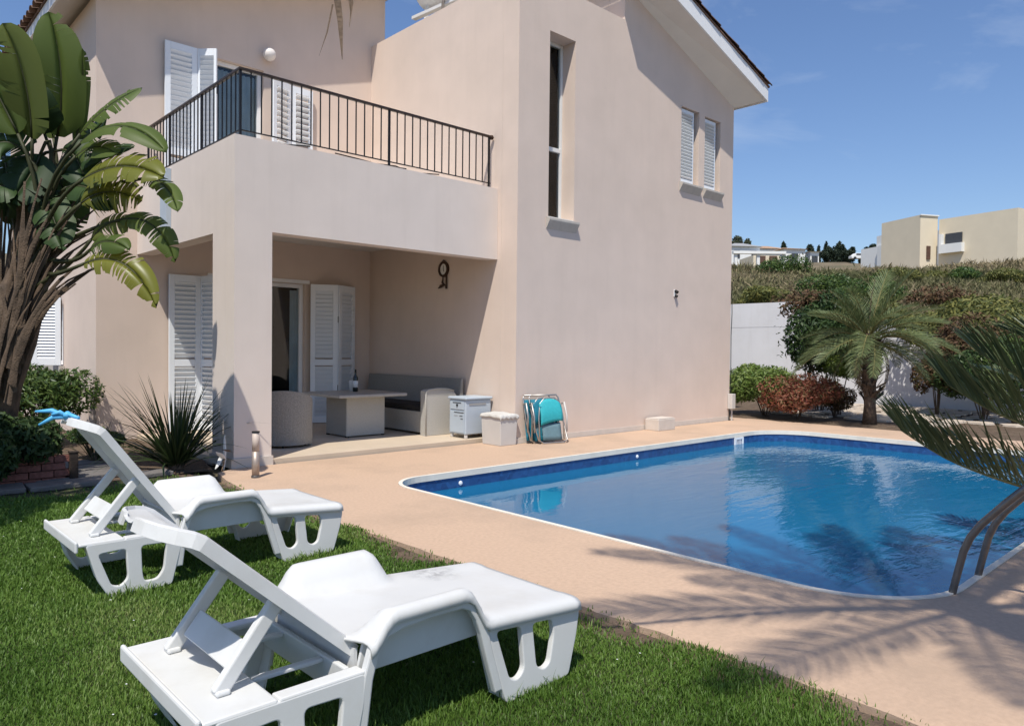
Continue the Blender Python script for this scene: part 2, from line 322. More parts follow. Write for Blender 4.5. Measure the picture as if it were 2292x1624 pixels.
# ------------------------------------------------------------------ mesh helpers
class MB:
    "collects shapes for one mesh"
    def __init__(s): s.v = []; s.f = []
    def add(s, vs, fs):
        o = len(s.v); s.v += [tuple(p) for p in vs]; s.f += [tuple(i + o for i in f) for f in fs]; return s
    def box(s, x0, x1, y0, y1, z0, z1):
        return s.add([(x0, y0, z0), (x1, y0, z0), (x1, y1, z0), (x0, y1, z0), (x0, y0, z1), (x1, y0, z1), (x1, y1, z1), (x0, y1, z1)],
                     [(0, 3, 2, 1), (4, 5, 6, 7), (0, 1, 5, 4), (1, 2, 6, 5), (2, 3, 7, 6), (3, 0, 4, 7)])
    def bar(s, a, b, w, t, hint=(0, 0, 1)):
        a = Vector(a); b = Vector(b); d = (b - a).normalized(); h = Vector(hint)
        if abs(d.dot(h)) > 0.98: h = Vector((1, 0, 0))
        x = d.cross(h).normalized() * (w / 2); y = x.cross(d).normalized() * (t / 2)
        vs = [a - x - y, a + x - y, a + x + y, a - x + y, b - x - y, b + x - y, b + x + y, b - x + y]
        return s.add(vs, [(0, 1, 2, 3)[::-1], (4, 5, 6, 7), (0, 1, 5, 4), (1, 2, 6, 5), (2, 3, 7, 6), (3, 0, 4, 7)])
    def tube(s, path, rad, n=8, cap=True):
        path = [Vector(p) for p in path]
        if not hasattr(rad, '__len__'): rad = [rad] * len(path)
        vs = []; fs = []; x = None
        for i, p in enumerate(path):
            d = (path[min(i + 1, len(path) - 1)] - path[max(i - 1, 0)]).normalized()
            if x is None:
                h = Vector((0, 0, 1)) if abs(d.z) < 0.9 else Vector((1, 0, 0))
                x = d.cross(h).normalized()
            else:
                x = (x - d * x.dot(d)).normalized()
            y = d.cross(x)
            for k in range(n):
                a = 2 * math.pi * k / n
                vs.append(p + (x * math.cos(a) + y * math.sin(a)) * rad[i])
        m = len(path)
        for i in range(m - 1):
            for k in range(n):
                fs.append((i * n + k, i * n + (k + 1) % n, (i + 1) * n + (k + 1) % n, (i + 1) * n + k))
        if cap:
            fs.append(tuple(range(n))[::-1]); fs.append(tuple((m - 1) * n + k for k in range(n)))
        return s.add(vs, fs)
    def lathe(s, prof, c=(0, 0, 0), n=20):
        vs = []; fs = []
        for r, z in prof:
            for k in range(n):
                a = 2 * math.pi * k / n
                vs.append((c[0] + r * math.cos(a), c[1] + r * math.sin(a), c[2] + z))
        for i in range(len(prof) - 1):
            for k in range(n):
                fs.append((i * n + k, i * n + (k + 1) % n, (i + 1) * n + (k + 1) % n, (i + 1) * n + k))
        fs.append(tuple(range(n))[::-1]); fs.append(tuple((len(prof) - 1) * n + k for k in range(n)))
        return s.add(vs, fs)
    def grid(s, P):
        "P[i][j] points, joined to a sheet"
        n = len(P[0]); vs = [p for row in P for p in row]; fs = []
        for i in range(len(P) - 1):
            for j in range(n - 1):
                fs.append((i * n + j, i * n + j + 1, (i + 1) * n + j + 1, (i + 1) * n + j))
        return s.add(vs, fs)
    def mesh(s, name, m=None, smooth=False):
        me = bpy.data.meshes.new(name); me.from_pydata(s.v, [], s.f)
        if m: me.materials.append(MATS[m])
        if smooth: me.polygons.foreach_set('use_smooth', [True] * len(me.polygons))
        me.update(); return me
    def build(s, name, m, parent=None, smooth=False, bevel=0.0, recalc=True, seg=2):
        me = s.mesh(name, m, smooth)
        if recalc:
            bm = bmesh.new(); bm.from_mesh(me); bmesh.ops.recalc_face_normals(bm, faces=bm.faces); bm.to_mesh(me); bm.free()
        return put(name, me, parent, bevel, seg)

def put(name, me, parent=None, bevel=0.0, seg=2, loc=None):
    o = bpy.data.objects.new(name, me); col.objects.link(o)
    if parent is not None: o.parent = parent
    if loc is not None: o.location = loc
    if bevel > 0:
        b = o.modifiers.new('bevel', 'BEVEL'); b.width = bevel; b.segments = seg; b.limit_method = 'ANGLE'; b.angle_limit = R(40)
    return o

def tag(o, label=None, cat=None, group=None, kind=None):
    if label: o['label'] = label
    if cat: o['category'] = cat
    if group: o['group'] = group
    if kind: o['kind'] = kind
    return o

def thing(name, label, cat, loc=(0, 0, 0), rz=0.0, group=None):
    o = bpy.data.objects.new(name, None); col.objects.link(o)
    o.empty_display_size = 0.2
    o.location = loc; o.rotation_euler = (0, 0, rz)
    return tag(o, label, cat, group)

def structure(o): return tag(o, kind='structure')

def np_mesh(name, V, F, m, nper):
    "fast mesh from numpy: V (n,3), F (m,nper)"
    me = bpy.data.meshes.new(name)
    me.vertices.add(len(V)); me.vertices.foreach_set('co', np.ascontiguousarray(V, dtype=np.float32).ravel())
    me.loops.add(F.size); me.loops.foreach_set('vertex_index', np.ascontiguousarray(F, dtype=np.int32).ravel())
    me.polygons.add(len(F)); me.polygons.foreach_set('loop_start', np.arange(0, F.size, nper, dtype=np.int32))
    me.update(calc_edges=True)
    me.materials.append(MATS[m])
    return me

def plate(outer, holes, t, bev=0.0):
    "a flat plate with holes in the XY plane, z from 0 to t; returns (verts, faces)"
    cu = bpy.data.curves.new('tmp', 'CURVE'); cu.dimensions = '2D'; cu.fill_mode = 'BOTH'
    cu.extrude = t / 2 - bev; cu.bevel_depth = bev; cu.bevel_resolution = 1; cu.offset = -bev
    for pts in [outer] + list(holes):
        sp = cu.splines.new('POLY'); sp.points.add(len(pts) - 1); sp.use_cyclic_u = True
        for p, q in zip(sp.points, pts): p.co = (q[0], q[1], 0, 1)
    o = bpy.data.objects.new('tmp', cu); col.objects.link(o)
    dg = bpy.context.evaluated_depsgraph_get()
    me = bpy.data.meshes.new_from_object(o.evaluated_get(dg))
    vs = [(v.co.x, v.co.y, v.co.z + t / 2) for v in me.vertices]; fs = [tuple(p.vertices) for p in me.polygons]
    bpy.data.objects.remove(o); bpy.data.curves.remove(cu); bpy.data.meshes.remove(me)
    return vs, fs

def rect(a, b, c, d): return [(a, c), (b, c), (b, d), (a, d)]

def rounded(pts, r, n=4):
    out = []
    m = len(pts)
    for i in range(m):
        p = Vector(pts[i]); a = Vector(pts[i - 1]); b = Vector(pts[(i + 1) % m])
        da = (a - p); db = (b - p); ra = min(r, da.length * 0.45, db.length * 0.45)
        s = p + da.normalized() * ra; e = p + db.normalized() * ra
        for k in range(n + 1):
            t = k / n; q = s * (1 - t) ** 2 + p * 2 * t * (1 - t) + e * t * t
            out.append((q.x, q.y))
    return out

def vplate_y(outer, holes, y0, t, bev=0.0):
    "outline in X,Z standing in the plane Y = y0 .. y0 + t"
    vs, fs = plate(outer, holes, t, bev)
    return [(x, y0 + z, y) for x, y, z in vs], fs
def vplate_x(outer, holes, x0, t, bev=0.0):
    "outline in Y,Z standing in the plane X = x0 .. x0 + t"
    vs, fs = plate(outer, holes, t, bev)
    return [(x0 + z, x, y) for x, y, z in vs], fs

def solid(vs, fs, name, m, parent=None, bevel=0.0):
    mb = MB(); mb.add(vs, fs); return mb.build(name, m, parent, bevel=bevel)

# ------------------------------------------------------------------ the ground
def hill(s, r):
    "height of the land; s metres ahead of the terrace, r metres to the side"
    z = np.zeros_like(s)
    a = np.clip((s - 19) / 46, 0, 1)
    z = 8.4 * (a * 0.8 + 0.2 * a * a * (3 - 2 * a))
    b = np.clip((s - 65), 0, 150)
    z = z + b * 0.124
    c = np.clip((s - 230), 0, 500)
    z = z - c * 0.10
    n = np.sin(s * 0.21 + r * 0.13) * 0.5 + np.sin(r * 0.31 - s * 0.11) * 0.35 + np.sin(r * 0.9 + s * 0.7) * 0.12
    n = n + 0.9 * np.sin(r * 0.155 + 0.7) * np.clip((s - 42) / 20, 0, 1)
    return z + n * 0.55 * np.clip((s - 20) / 25, 0, 1) - 0.06

def sr_to_w(s, r): return (CAM.x + f0.x * s + r0.x * r, CAM.y + f0.y * s + r0.y * r)

S = np.concatenate([np.arange(-60, -12, 8), np.arange(-12, 24, 0.75), np.arange(24, 80, 2.5), np.arange(80, 240, 9), np.arange(240, 900, 60)])
Rr = np.concatenate([np.arange(-600, -60, 60), np.arange(-60, -14, 6), np.arange(-14, 16, 0.75), np.arange(16, 70, 4), np.arange(70, 640, 60)])
SS, RR = np.meshgrid(S, Rr, indexing='ij')
GZ = hill(SS, RR); GX, GY = sr_to_w(SS, RR)
V = np.stack([GX, GY, GZ], -1).reshape(-1, 3)
ni, nj = SS.shape
idx = np.arange(ni * nj).reshape(ni, nj)
Fq = np.stack([idx[:-1, :-1], idx[1:, :-1], idx[1:, 1:], idx[:-1, 1:]], -1).reshape(-1, 4)
inside = (V[:, 0] > -4.0) & (V[:, 0] < 6.0) & (V[:, 1] > -10.4) & (V[:, 1] < -0.1)
Fq = Fq[~inside[Fq].all(1)]
me = np_mesh('ground', V, Fq[:, ::-1], 'field_soil', 4)
me.polygons.foreach_set('use_smooth', [True] * len(me.polygons))
structure(put('ground', me))

# garden beds (bare earth) right of the pool and beside the house
def sheet(name, poly, z, m):
    mb = MB(); mb.add([(x, y, z) for x, y in poly], [tuple(range(len(poly)))]); return structure(mb.build(name, m, recalc=False))
sheet('garden_bed', [(6.21, -9), (13.2, -9), (13.2, 6), (6.21, 6)], 0.0, 'soil')
sheet('side_bed', [(-12, 0.42), (-3.95, 0.42), (-3.76, 1.2), (-3.76, 10), (-12, 10)], -0.002, 'soil')

def pool_outline(off=0.0, n=10):
    x0, x1, y0, y1 = -2.95 - off, 4.76 + off, -6.05 - off, -1.29 + off
    cs = [(x1, y1, 0.75, 0), (x0, y1, 0.42, 90), (x0, y0, 0.62, 180), (x1, y0, 0.7, 270)]
    out = []
    for cx, cy, rr, a0 in cs:
        rr += off
        sx = -1 if cx > 0 else 1; sy = -1 if cy > -3 else 1
        for k in range(n + 1):
            a = R(a0 + 90 * k / n)
            out.append((cx + sx * rr + rr * math.cos(a), cy + sy * rr + rr * math.sin(a)))
    return out

# terrace: one poured slab with a chipped edge along the lawn
edge = []
yy = -11.0
while yy < -0.75:
    edge.append((-4.12 + 0.014 * math.sin(yy * 3.1) + random.uniform(-0.013, 0.013) + (random.uniform(0.015, 0.04) if random.random() < 0.12 else 0), yy)); yy += random.uniform(0.05, 0.13)
deck_poly = [(6.2, -11.0), (6.2, -0.02), (-0.02, -0.02), (-0.02, 0.38), (-3.76, 0.38), (-3.98, 0.22), (-4.08, -0.25)] + edge[::-1]
vs, fs = plate(deck_poly, [pool_outline(0.040)], 0.12)
structure(solid([(x, y, z - 0.12) for x, y, z in vs], fs, 'pool_terrace', 'deck'))
sheet('far_terrace', [(5.56, 0.0), (6.2, 0.0), (6.2, 6), (5.56, 6)], -0.004, 'deck')
# coping
vs, fs = plate(pool_outline(0.038), [pool_outline(0.0)], 0.062)
structure(solid([(x, y, z - 0.055) for x, y, z in vs], fs, 'pool_coping', 'coping'))
# basin: tiled walls and floor
po = pool_outline(0.012); m_ = len(po)
mb = MB(); mb.add([(x, y, -0.045) for x, y in po] + [(x, y, -1.45) for x, y in po], [(i, (i + 1) % m_, m_ + (i + 1) % m_, m_ + i) for i in range(m_)])
structure(mb.build('pool_wall', 'pool_tile', recalc=False))
mb = MB(); mb.add([(x, y, -1.44) for x, y in pool_outline(0.02)], [tuple(range(m_))]); structure(mb.build('pool_floor', 'pool_floor', recalc=False))
mb = MB(); mb.add([(x, y, -0.17) for x, y in pool_outline(0.01)], [tuple(range(m_))]); structure(mb.build('pool_water', 'water', recalc=False))

# lawn
sheet('lawn', [(-14, -13), (-4.34, -13), (-4.34, 0.4), (-14, 0.4)], -0.004, 'turf_soil')
ed2 = [(-4.145 - abs(0.010 * math.sin(y_ * 2.3)) - random.uniform(0.0, 0.022), y_) for y_ in [-13 + 0.085 * k for k in range(158)]]
sheet('lawn_edge', [(-4.338, -13)] + ed2 + [(-4.338, 0.4)], -0.007, 'soil')

# ------------------------------------------------------------------ the house
house = thing('house', 'two storey beige rendered house with balcony and covered patio beside the pool', 'house')
H = house
ZT = 6.47
# facade with slit window and the pair of small windows
slit = rect(0.60, 1.14, 3.17, 5.80); w1 = rect(3.85, 4.40, 4.20, 5.50); w2 = rect(4.58, 5.10, 4.20, 5.48)
facade = [(0, 0), (5.55, 0), (5.55, 5.85), (2.27, 7.05), (2.27, ZT), (0, ZT)]
solid(*vplate_y(facade, [slit, w1, w2], 0.0, 0.32), 'wall', 'stucco', H)
mb = MB(); mb.box(0.0, 0.32, 0.322, 3.698, 0, ZT); mb.build('wall', 'stucco', H)                 # return wall beside the patio
mb = MB(); mb.box(5.24, 5.55, 0.322, 7.5, 0, 5.84); mb.build('wall', 'stucco', H)
mb = MB(); mb.box(2.27, 2.52, 0.322, 3.0, 6.2, 7.35); mb.build('wall', 'stucco', H)
mb = MB(); mb.box(0.322, 5.238, 0.322, 3.6, 6.05, 6.18); mb.build('flat_roof', 'concrete', H)
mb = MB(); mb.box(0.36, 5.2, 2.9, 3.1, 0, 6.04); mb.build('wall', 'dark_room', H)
# plinth stripe: a slightly rougher band at the foot of the facade
mb = MB(); mb.box(0.004, 5.554, -0.012, -0.001, 0.0, 0.075); mb.build('skirting', 'concrete', H)

# main block behind
ZE, PIT = 5.94, 0.305
uL, uRr = -4.25, 0.27
zt = lambda u: ZE + PIT * (u + 4.6) + 0.03
VB = 3.70
gdoor = rect(-2.72, -1.21, 0.06, 2.31); udoor = rect(-2.72, -1.93, 3.2, 5.55)
solid(*vplate_y([(uL, 0), (uRr, 0), (uRr, zt(uRr)), (uL, zt(uL))], [gdoor, udoor], VB, 0.30), 'wall', 'stucco', H)
arch = [(5.55, 0.98), (6.75, 0.98), (6.75, 1.75)] + [(6.15 + 0.6 * math.cos(R(a)), 1.75 + 0.45 * math.sin(R(a))) for a in range(15, 180, 15)] + [(5.55, 1.75)]
solid(*vplate_x([(VB + 0.302, 0), (9.6, 0), (9.6, 5.96), (VB + 0.302, 5.96)], [arch], uL, 0.30), 'wall', 'stucco', H)
mb = MB(); mb.box(-0.03, 0.27, VB + 0.302, 9.6, 0, 7.3); mb.build('wall', 'stucco', H)
mb = MB(); mb.box(uL, 0.27, 9.602, 9.8, 0, 7.3); mb.build('wall', 'stucco', H)
# dark rooms behind the doors
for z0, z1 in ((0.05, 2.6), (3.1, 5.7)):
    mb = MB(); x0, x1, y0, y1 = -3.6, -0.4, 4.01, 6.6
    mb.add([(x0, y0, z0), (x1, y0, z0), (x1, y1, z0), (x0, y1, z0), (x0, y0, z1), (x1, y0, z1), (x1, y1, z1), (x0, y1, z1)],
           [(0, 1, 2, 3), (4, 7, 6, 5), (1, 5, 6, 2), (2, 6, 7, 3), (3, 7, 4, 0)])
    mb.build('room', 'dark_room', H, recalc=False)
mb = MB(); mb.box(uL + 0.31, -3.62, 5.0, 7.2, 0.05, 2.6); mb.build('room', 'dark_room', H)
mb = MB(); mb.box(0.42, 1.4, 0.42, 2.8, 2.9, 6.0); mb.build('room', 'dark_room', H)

# balcony: front and side faces are one with the corner pier
ZB, ZP = 2.55, 3.54
solid(*vplate_y([(-3.74, 0), (-3.32, 0), (-3.32, ZB), (-0.002, ZB), (-0.002, ZP), (-3.74, ZP)], [], 0.40, 0.20), 'balcony_front', 'stucco_pale', H)
solid(*vplate_x([(0.602, 0), (0.99, 0), (0.99, ZB), (3.698, ZB), (3.698, ZP), (0.602, ZP)], [], -3.74, 0.20), 'balcony_side', 'stucco_pale', H)
mb = MB(); mb.box(-3.538, -3.32, 0.602, 0.988, 0, 2.93); mb.build('pier', 'stucco_pale', H)
mb = MB(); mb.box(-3.538, -0.002, 0.602, 3.698, 2.95, 3.15); mb.build('balcony_slab', 'soffit', H)
mb = MB(); mb.box(-3.775, -3.31, 0.372, 0.398, 0, 0.10); mb.box(-3.775, -3.742, 0.40, 0.99, 0, 0.10); mb.build('skirting', 'concrete', H)
# upright grey strip standing slightly proud of the side face
mb = MB(); mb.box(-3.79, -3.742, 2.36, 2.60, 2.56, 3.47); mb.box(-3.80, -3.742, 2.335, 2.36, 2.56, 3.50); mb.build('grey_strip', 'cabinet', H)
# patio floor, one low step above the terrace
mb = MB(); mb.box(-3.31, -0.003, 0.41, 3.695, -0.05, 0.06); mb.build('patio_floor', 'patio_floor', H, bevel=0.006)
mb = MB(); mb.box(-3.737, -3.34, 1.0, 3.695, -0.05, 0.055); mb.build('side_step', 'patio_floor', H, bevel=0.006)

# ---- windows
def frame_y(o, x0, x1, z0, z1, y, w=0.05, d=0.05, m='aluminium', name='frame', rails=()):
    mb = MB()
    mb.box(x0, x0 + w, y, y + d, z0, z1); mb.box(x1 - w, x1, y, y + d, z0, z1)
    mb.box(x0 + w, x1 - w, y, y + d, z0, z0 + w); mb.box(x0 + w, x1 - w, y, y + d, z1 - w, z1)
    for z in rails: mb.box(x0 + w, x1 - w, y - 0.004, y + d, z - 0.03, z + 0.03)
    return mb.build(name, m, o, bevel=0.004)
# slit window
win = MB(); win.box(0.602, 1.138, 0.275, 0.283, 3.19, 5.78); w = win.build('window', 'window_glass', H)
frame_y(w, 0.601, 1.139, 3.171, 5.799, 0.25, 0.045, 0.055, rails=(4.24,))
mb = MB()
rows = []
for i in range(25):
    x = 0.66 + 0.44 * i / 24
    yv = 0.310 + 0.014 * math.sin(i * 1.9)
    rows.append([(x, yv, 3.2), (x, yv, 5.75)])
mb.grid(rows); mb.build('curtain', 'curtain', w, smooth=True, recalc=False)
mb = MB(); mb.add([(0.56, -0.07, 3.165), (1.19, -0.07, 3.165), (1.19, 0.24, 3.185), (0.56, 0.24, 3.185)] , [(0, 1, 2, 3)])
def sill(x0, x1, z):
    mb = MB(); mb.add([(x0, -0.075, z - 0.02), (x1, -0.075, z - 0.02), (x1, -0.002, z), (x0, -0.002, z),
                       (x0, -0.075, z - 0.05), (x1, -0.075, z - 0.05), (x1, -0.002, z - 0.17), (x0, -0.002, z - 0.17)],
                      [(0, 1, 2, 3), (0, 4, 5, 1), (4, 7, 6, 5), (0, 3, 7, 4), (1, 5, 6, 2)])
    return mb
sill(0.56, 1.19, 3.178).build('window_sill', 'sill_stone', H)
mb = MB(); mb.box(0.602, 1.138, 0.002, 0.245, 3.172, 3.19); mb.build('window_ledge', 'soffit', H)

def shutter_leaf(parent, p0, p1, z0, z1, slats, t=0.035, stile=0.075, rail=0.10, mid=None, tilt=38, m='shutter', plain_below=None, name='shutter', nrm=None):
    "one louvred leaf from p0 to p1 (plan points), slats are pieces of their own"
    p0 = Vector((*p0, 0)); p1 = Vector((*p1, 0)); d = (p1 - p0); wdt = d.length; d.normalize()
    n = Vector((-d.y, d.x, 0))
    def bx(mb, a, b, za, zb, ta=-t / 2, tb=t / 2):
        q = []
        for z in (za, zb):
            for (s, k) in ((a, ta), (b, ta), (b, tb), (a, tb)):
                v = p0 + d * s + n * k; q.append((v.x, v.y, z))
        mb.add(q, [(0, 3, 2, 1), (4, 5, 6, 7), (0, 1, 5, 4), (1, 2, 6, 5), (2, 3, 7, 6), (3, 0, 4, 7)])
    mb = MB()
    bx(mb, 0, stile, z0, z1); bx(mb, wdt - stile, wdt, z0, z1)
    bx(mb, stile, wdt - stile, z0, z0 + rail); bx(mb, stile, wdt - stile, z1 - rail, z1)
    zs, ze = z0 + rail, z1 - rail
    if mid: bx(mb, stile, wdt - stile, mid - rail / 2, mid + rail / 2)
    if plain_below: bx(mb, stile, wdt - stile, zs, plain_below, -t * 0.3, t * 0.3); zs = plain_below
    o = mb.build(name, m, parent, bevel=0.003)
    # slats
    pitch = (ze - zs) / slats
    a = R(tilt); hw = pitch * 0.56
    sb = MB()
    L_ = wdt - 2 * stile
    x = d * (L_ / 2); y = n * math.cos(a) * hw + Vector((0, 0, -1)) * math.sin(a) * hw
    k = x.cross(y).normalized() * 0.004
    q = [-x - y - k, x - y - k, x + y - k, -x + y - k, -x - y + k, x - y + k, x + y + k, -x + y + k]
    sb.add(q, [(0, 3, 2, 1), (4, 5, 6, 7), (0, 1, 5, 4), (1, 2, 6, 5), (2, 3, 7, 6), (3, 0, 4, 7)])
    me = sb.mesh('slat', m)
    c = p0 + d * (wdt / 2)
    for i in range(slats):
        z = zs + pitch * (i + 0.5)
        if mid and abs(z - mid) < rail * 0.6: continue
        put('slat', me, o, loc=(c.x, c.y, z))
    # hinges
    hb = MB()
    for z in (z0 + 0.25 * (z1 - z0), z0 + 0.75 * (z1 - z0)):
        v = p0 + d * wdt; hb.tube([(v.x, v.y, z - 0.05), (v.x, v.y, z + 0.05)], 0.012, 6)
    hb.build('hinge', 'iron', o)
    return o
# pair of small facade windows with louvred shutters set in the reveal
for (x0, x1, zt_) in ((3.852, 4.398, 5.498), (4.582, 5.098, 5.478)):
    g = MB(); g.box(x0, x1, 0.26, 0.268, 4.21, zt_ - 0.01); w = g.build('window', 'window_glass', H)
    frame_y(w, x0, x1, 4.201, zt_, 0.23, 0.045, 0.05)
    xm = x0 + (x1 - x0) * 0.80
    shutter_leaf(H, (x0 + 0.004, 0.055), (xm, 0.055), 4.215, zt_ - 0.02, 20, 0.03, 0.04, 0.06, tilt=35)
    sill(x0 - 0.04, x1 + 0.04, 4.205).build('window_sill', 'sill_stone', H)

# ground floor door: frame, glass, curtain, shutters folded open both sides
def door(x0, x1, z0, z1, cur):
    g = MB(); g.box(x0 + 0.06, x1 - 0.06, VB + 0.12, VB + 0.128, z0 + 0.05, z1 - 0.06); d = g.build('patio_door', 'window_glass', H)
    frame_y(d, x0 + 0.002, x1 - 0.002, z0, z1 - 0.002, VB + 0.08, 0.06, 0.09, 'white_paint', rails=())
    for (a, b) in cur:
        rows = []
        nn = int((b - a) * 55) + 4
        for i in range(nn + 1):
            x = a + (b - a) * i / nn
            yv = VB + 0.165 + 0.022 * math.sin(i * 1.55) + random.uniform(-0.006, 0.006)
            rows.append([(x, yv, z0 + 0.04), (x, yv + random.uniform(-0.01, 0.01), z1 - 0.1)])
        mb = MB(); mb.grid(rows); mb.build('curtain', 'curtain', d, smooth=True, recalc=False)
    return d
door(-2.72, -1.21, 0.06, 2.31, [(-1.40, -1.27)])
door(-2.72, -1.93, 3.2, 5.55, [(-2.62, -1.99)])
mb = MB(); mb.box(-2.78, -1.15, VB - 0.03, VB - 0.002, 2.315, 2.37); mb.build('door_lintel', 'white_paint', H)
# left leaves (flat against the wall), folded second leaf seen end on
shutter_leaf(H, (-3.34, VB - 0.06), (-2.90, VB - 0.06), 0.07, 2.31, 30, mid=1.05, tilt=55)
shutter_leaf(H, (-2.885, VB - 0.06), (-2.82, VB - 0.40), 0.07, 2.31, 30, mid=1.05, tilt=55, stile=0.04)
# right leaves, concertinaed
shutter_leaf(H, (-1.17, VB - 0.10), (-0.78, VB - 0.28), 0.07, 2.31, 30, mid=1.05, tilt=60)
shutter_leaf(H, (-0.77, VB - 0.28), (-0.36, VB - 0.09), 0.07, 2.31, 30, mid=1.05, tilt=60)
# upper floor
shutter_leaf(H, (-3.40, VB - 0.06), (-2.96, VB - 0.06), 3.2, 5.58, 30, mid=4.05, tilt=62)
shutter_leaf(H, (-2.945, VB - 0.06), (-2.75, VB - 0.26), 3.2, 5.58, 30, mid=4.05, tilt=62, stile=0.04)
shutter_leaf(H, (-1.90, VB - 0.26), (-1.53, VB - 0.10), 3.2, 5.40, 22, mid=4.05, tilt=20)
shutter_leaf(H, (-1.52, VB - 0.10), (-1.14, VB - 0.07), 3.2, 5.40, 22, mid=4.05, tilt=20)
# arched window of the left wall with white shutters
aw = MB(); aw.add([(uL + 0.2, y, z) for y, z in arch], [tuple(range(len(arch)))]); w = aw.build('window', 'window_glass', H, recalc=False)
ring = [(6.15 + (y - 6.15) * 0.90, 1.0 + (z - 0.98) * 0.93 + 0.03) for y, z in arch]
solid(*vplate_x(arch, [ring], uL + 0.12, 0.06), 'frame', 'white_paint', w)
solid(*vplate_x(rect(6.11, 6.19, 1.0, 2.15), [], uL + 0.125, 0.05), 'mullion', 'white_paint', w)
shutter_leaf(H, (uL - 0.04, 6.80), (uL - 0.06, 7.40), 0.98, 2.0, 18, tilt=55)
shutter_leaf(H, (uL - 0.04, 5.50), (uL - 0.40, 5.62), 0.98, 2.0, 18, tilt=55)
mb = MB(); mb.box(uL - 0.07, uL - 0.002, 5.45, 6.85, 0.88, 0.97); mb.build('window_sill', 'sill_stone', H)

# ---- balcony railing
RT = 4.27
rail = MB()
pA = Vector((-3.64, 3.60, RT)); pB = Vector((-3.64, 0.50, RT)); pC = Vector((-0.03, 0.50, RT))
ro = MB(); ro.bar(pA, pB + Vector((0, -0.02, 0)), 0.045, 0.03); ro.bar(pB + Vector((-0.02, 0, 0.0015)), pC, 0.045, 0.03)
railing = ro.build('railing', 'handrail_wood', H, bevel=0.006)
low = MB(); low.bar((-3.64, 3.6, 3.62), (-3.64, 0.50, 3.62), 0.018, 0.012); low.bar((-3.64, 0.50, 3.6205), (-0.06, 0.50, 3.6205), 0.018, 0.012)
low.build('lower_rail', 'iron', railing)
bal = MB(); bal.box(-0.006, 0.006, -0.006, 0.006, 0, RT - 3.62 - 0.015)
bal_me = bal.mesh('baluster', 'iron')
pst = MB(); pst.box(-0.012, 0.012, -0.012, 0.012, 0, RT - 3.542)
pst_me = pst.mesh('post', 'iron')
n = 30
for i in range(n + 1):
    x = -3.64 + (3.55) * i / n
    if i in (0, 16, 30): put('post', pst_me, railing, loc=(x, 0.50, 3.54))
    else: put('baluster', bal_me, railing, loc=(x, 0.50, 3.62))
n = 25
for i in range(1, n + 1):
    y = 0.50 + 3.05 * i / n
    if i in (9, 18, 25): put('post', pst_me, railing, loc=(-3.64, y, 3.54))
    else: put('baluster', bal_me, railing, loc=(-3.64, y, 3.62))
kb = MB(); kb.lathe([(0.001, -0.035), (0.022, -0.028), (0.035, 0), (0.022, 0.028), (0.001, 0.035)], (-0.045, 0.50, RT - 0.005), 12); kb.build('knob', 'brown_metal', railing, smooth=True)

# ---- roofs
def tile_mesh():
    "one barrel tile, 0.36 long (x downhill), about 0.21 wide"
    P = []
    for xx, rr in ((0, 0.098), (0.36, 0.112)):
        row = []
        for k in range(9):
            a = math.pi * k / 8
            row.append((xx, -math.cos(a) * rr, math.sin(a) * rr * 0.62 + (0.012 if xx == 0 else 0.0)))
        P.append(row)
    Q = []
    for xx, rr in ((0.36, 0.094), (0, 0.082)):
        row = []
        for k in range(9):
            a = math.pi * k / 8
            row.append((xx, -math.cos(a) * rr, math.sin(a) * rr * 0.58 + (0.010 if xx == 0 else 0.0)))
        Q.append(row)
    mb = MB(); mb.grid(P + Q + [P[0]])
    return mb.mesh('roof_tile', 'tile_roof', True)
TILE = tile_mesh()
# gable roof over the pool facade: verge soffit, white verge board, slab, tiles
ov = 0.44
xe, xt = 5.92, 1.98            # eave end and upper end
zb = lambda x: 5.975 + 0.308 * (5.92 - x)      # lower edge of the verge board
zw = lambda x: 5.85 + 0.352 * (5.55 - x)       # soffit at the wall
mb = MB()
mb.add([(xe, -ov, zb(xe)), (xt, -ov, zb(xt)), (xt, 0.0, zw(xt)), (5.555, 0.0, zw(5.555)), (xe, 0.15, zb(xe) - 0.02), (xe, 6, zb(xe) - 0.02), (5.555, 6, zw(5.555))],
       [(0, 1, 2, 3), (0, 3, 6, 5, 4)])
mb.build('roof_soffit', 'soffit', H, recalc=False)
hb = 0.24
mb = MB()
for (x0, x1) in ((xe, xt),):
    mb.add([(x0, -ov - 0.03, zb(x0) - 0.012), (x1, -ov - 0.03, zb(x1) - 0.012), (x1, -ov + 0.0, zb(x1) - 0.012), (x0, -ov + 0.0, zb(x0) - 0.012),
            (x0, -ov - 0.03, zb(x0) + hb), (x1, -ov - 0.03, zb(x1) + hb), (x1, -ov + 0.0, zb(x1) + hb), (x0, -ov + 0.0, zb(x0) + hb)],
           [(0, 3, 2, 1), (4, 5, 6, 7), (0, 1, 5, 4), (1, 2, 6, 5), (2, 3, 7, 6), (3, 0, 4, 7)])
mb.build('verge_board', 'white_paint', H)
mb = MB(); mb.box(xe + 0.002, xe + 0.03, -ov - 0.03, 6, zb(xe) - 0.03, zb(xe) + hb - 0.02); mb.build('eave_board', 'white_paint', H)
mb = MB(); mb.add([(xt - 0.002, -ov - 0.03, zb(xt) - 0.01), (xt - 0.002, 3, zb(xt) - 0.01), (xt - 0.002, 3, zb(xt) + hb), (xt - 0.002, -ov - 0.03, zb(xt) + hb)], [(0, 1, 2, 3)]); mb.build('roof_end', 'soffit', H, recalc=False)
mb = MB(); x0, x1 = xe + 0.05, xt
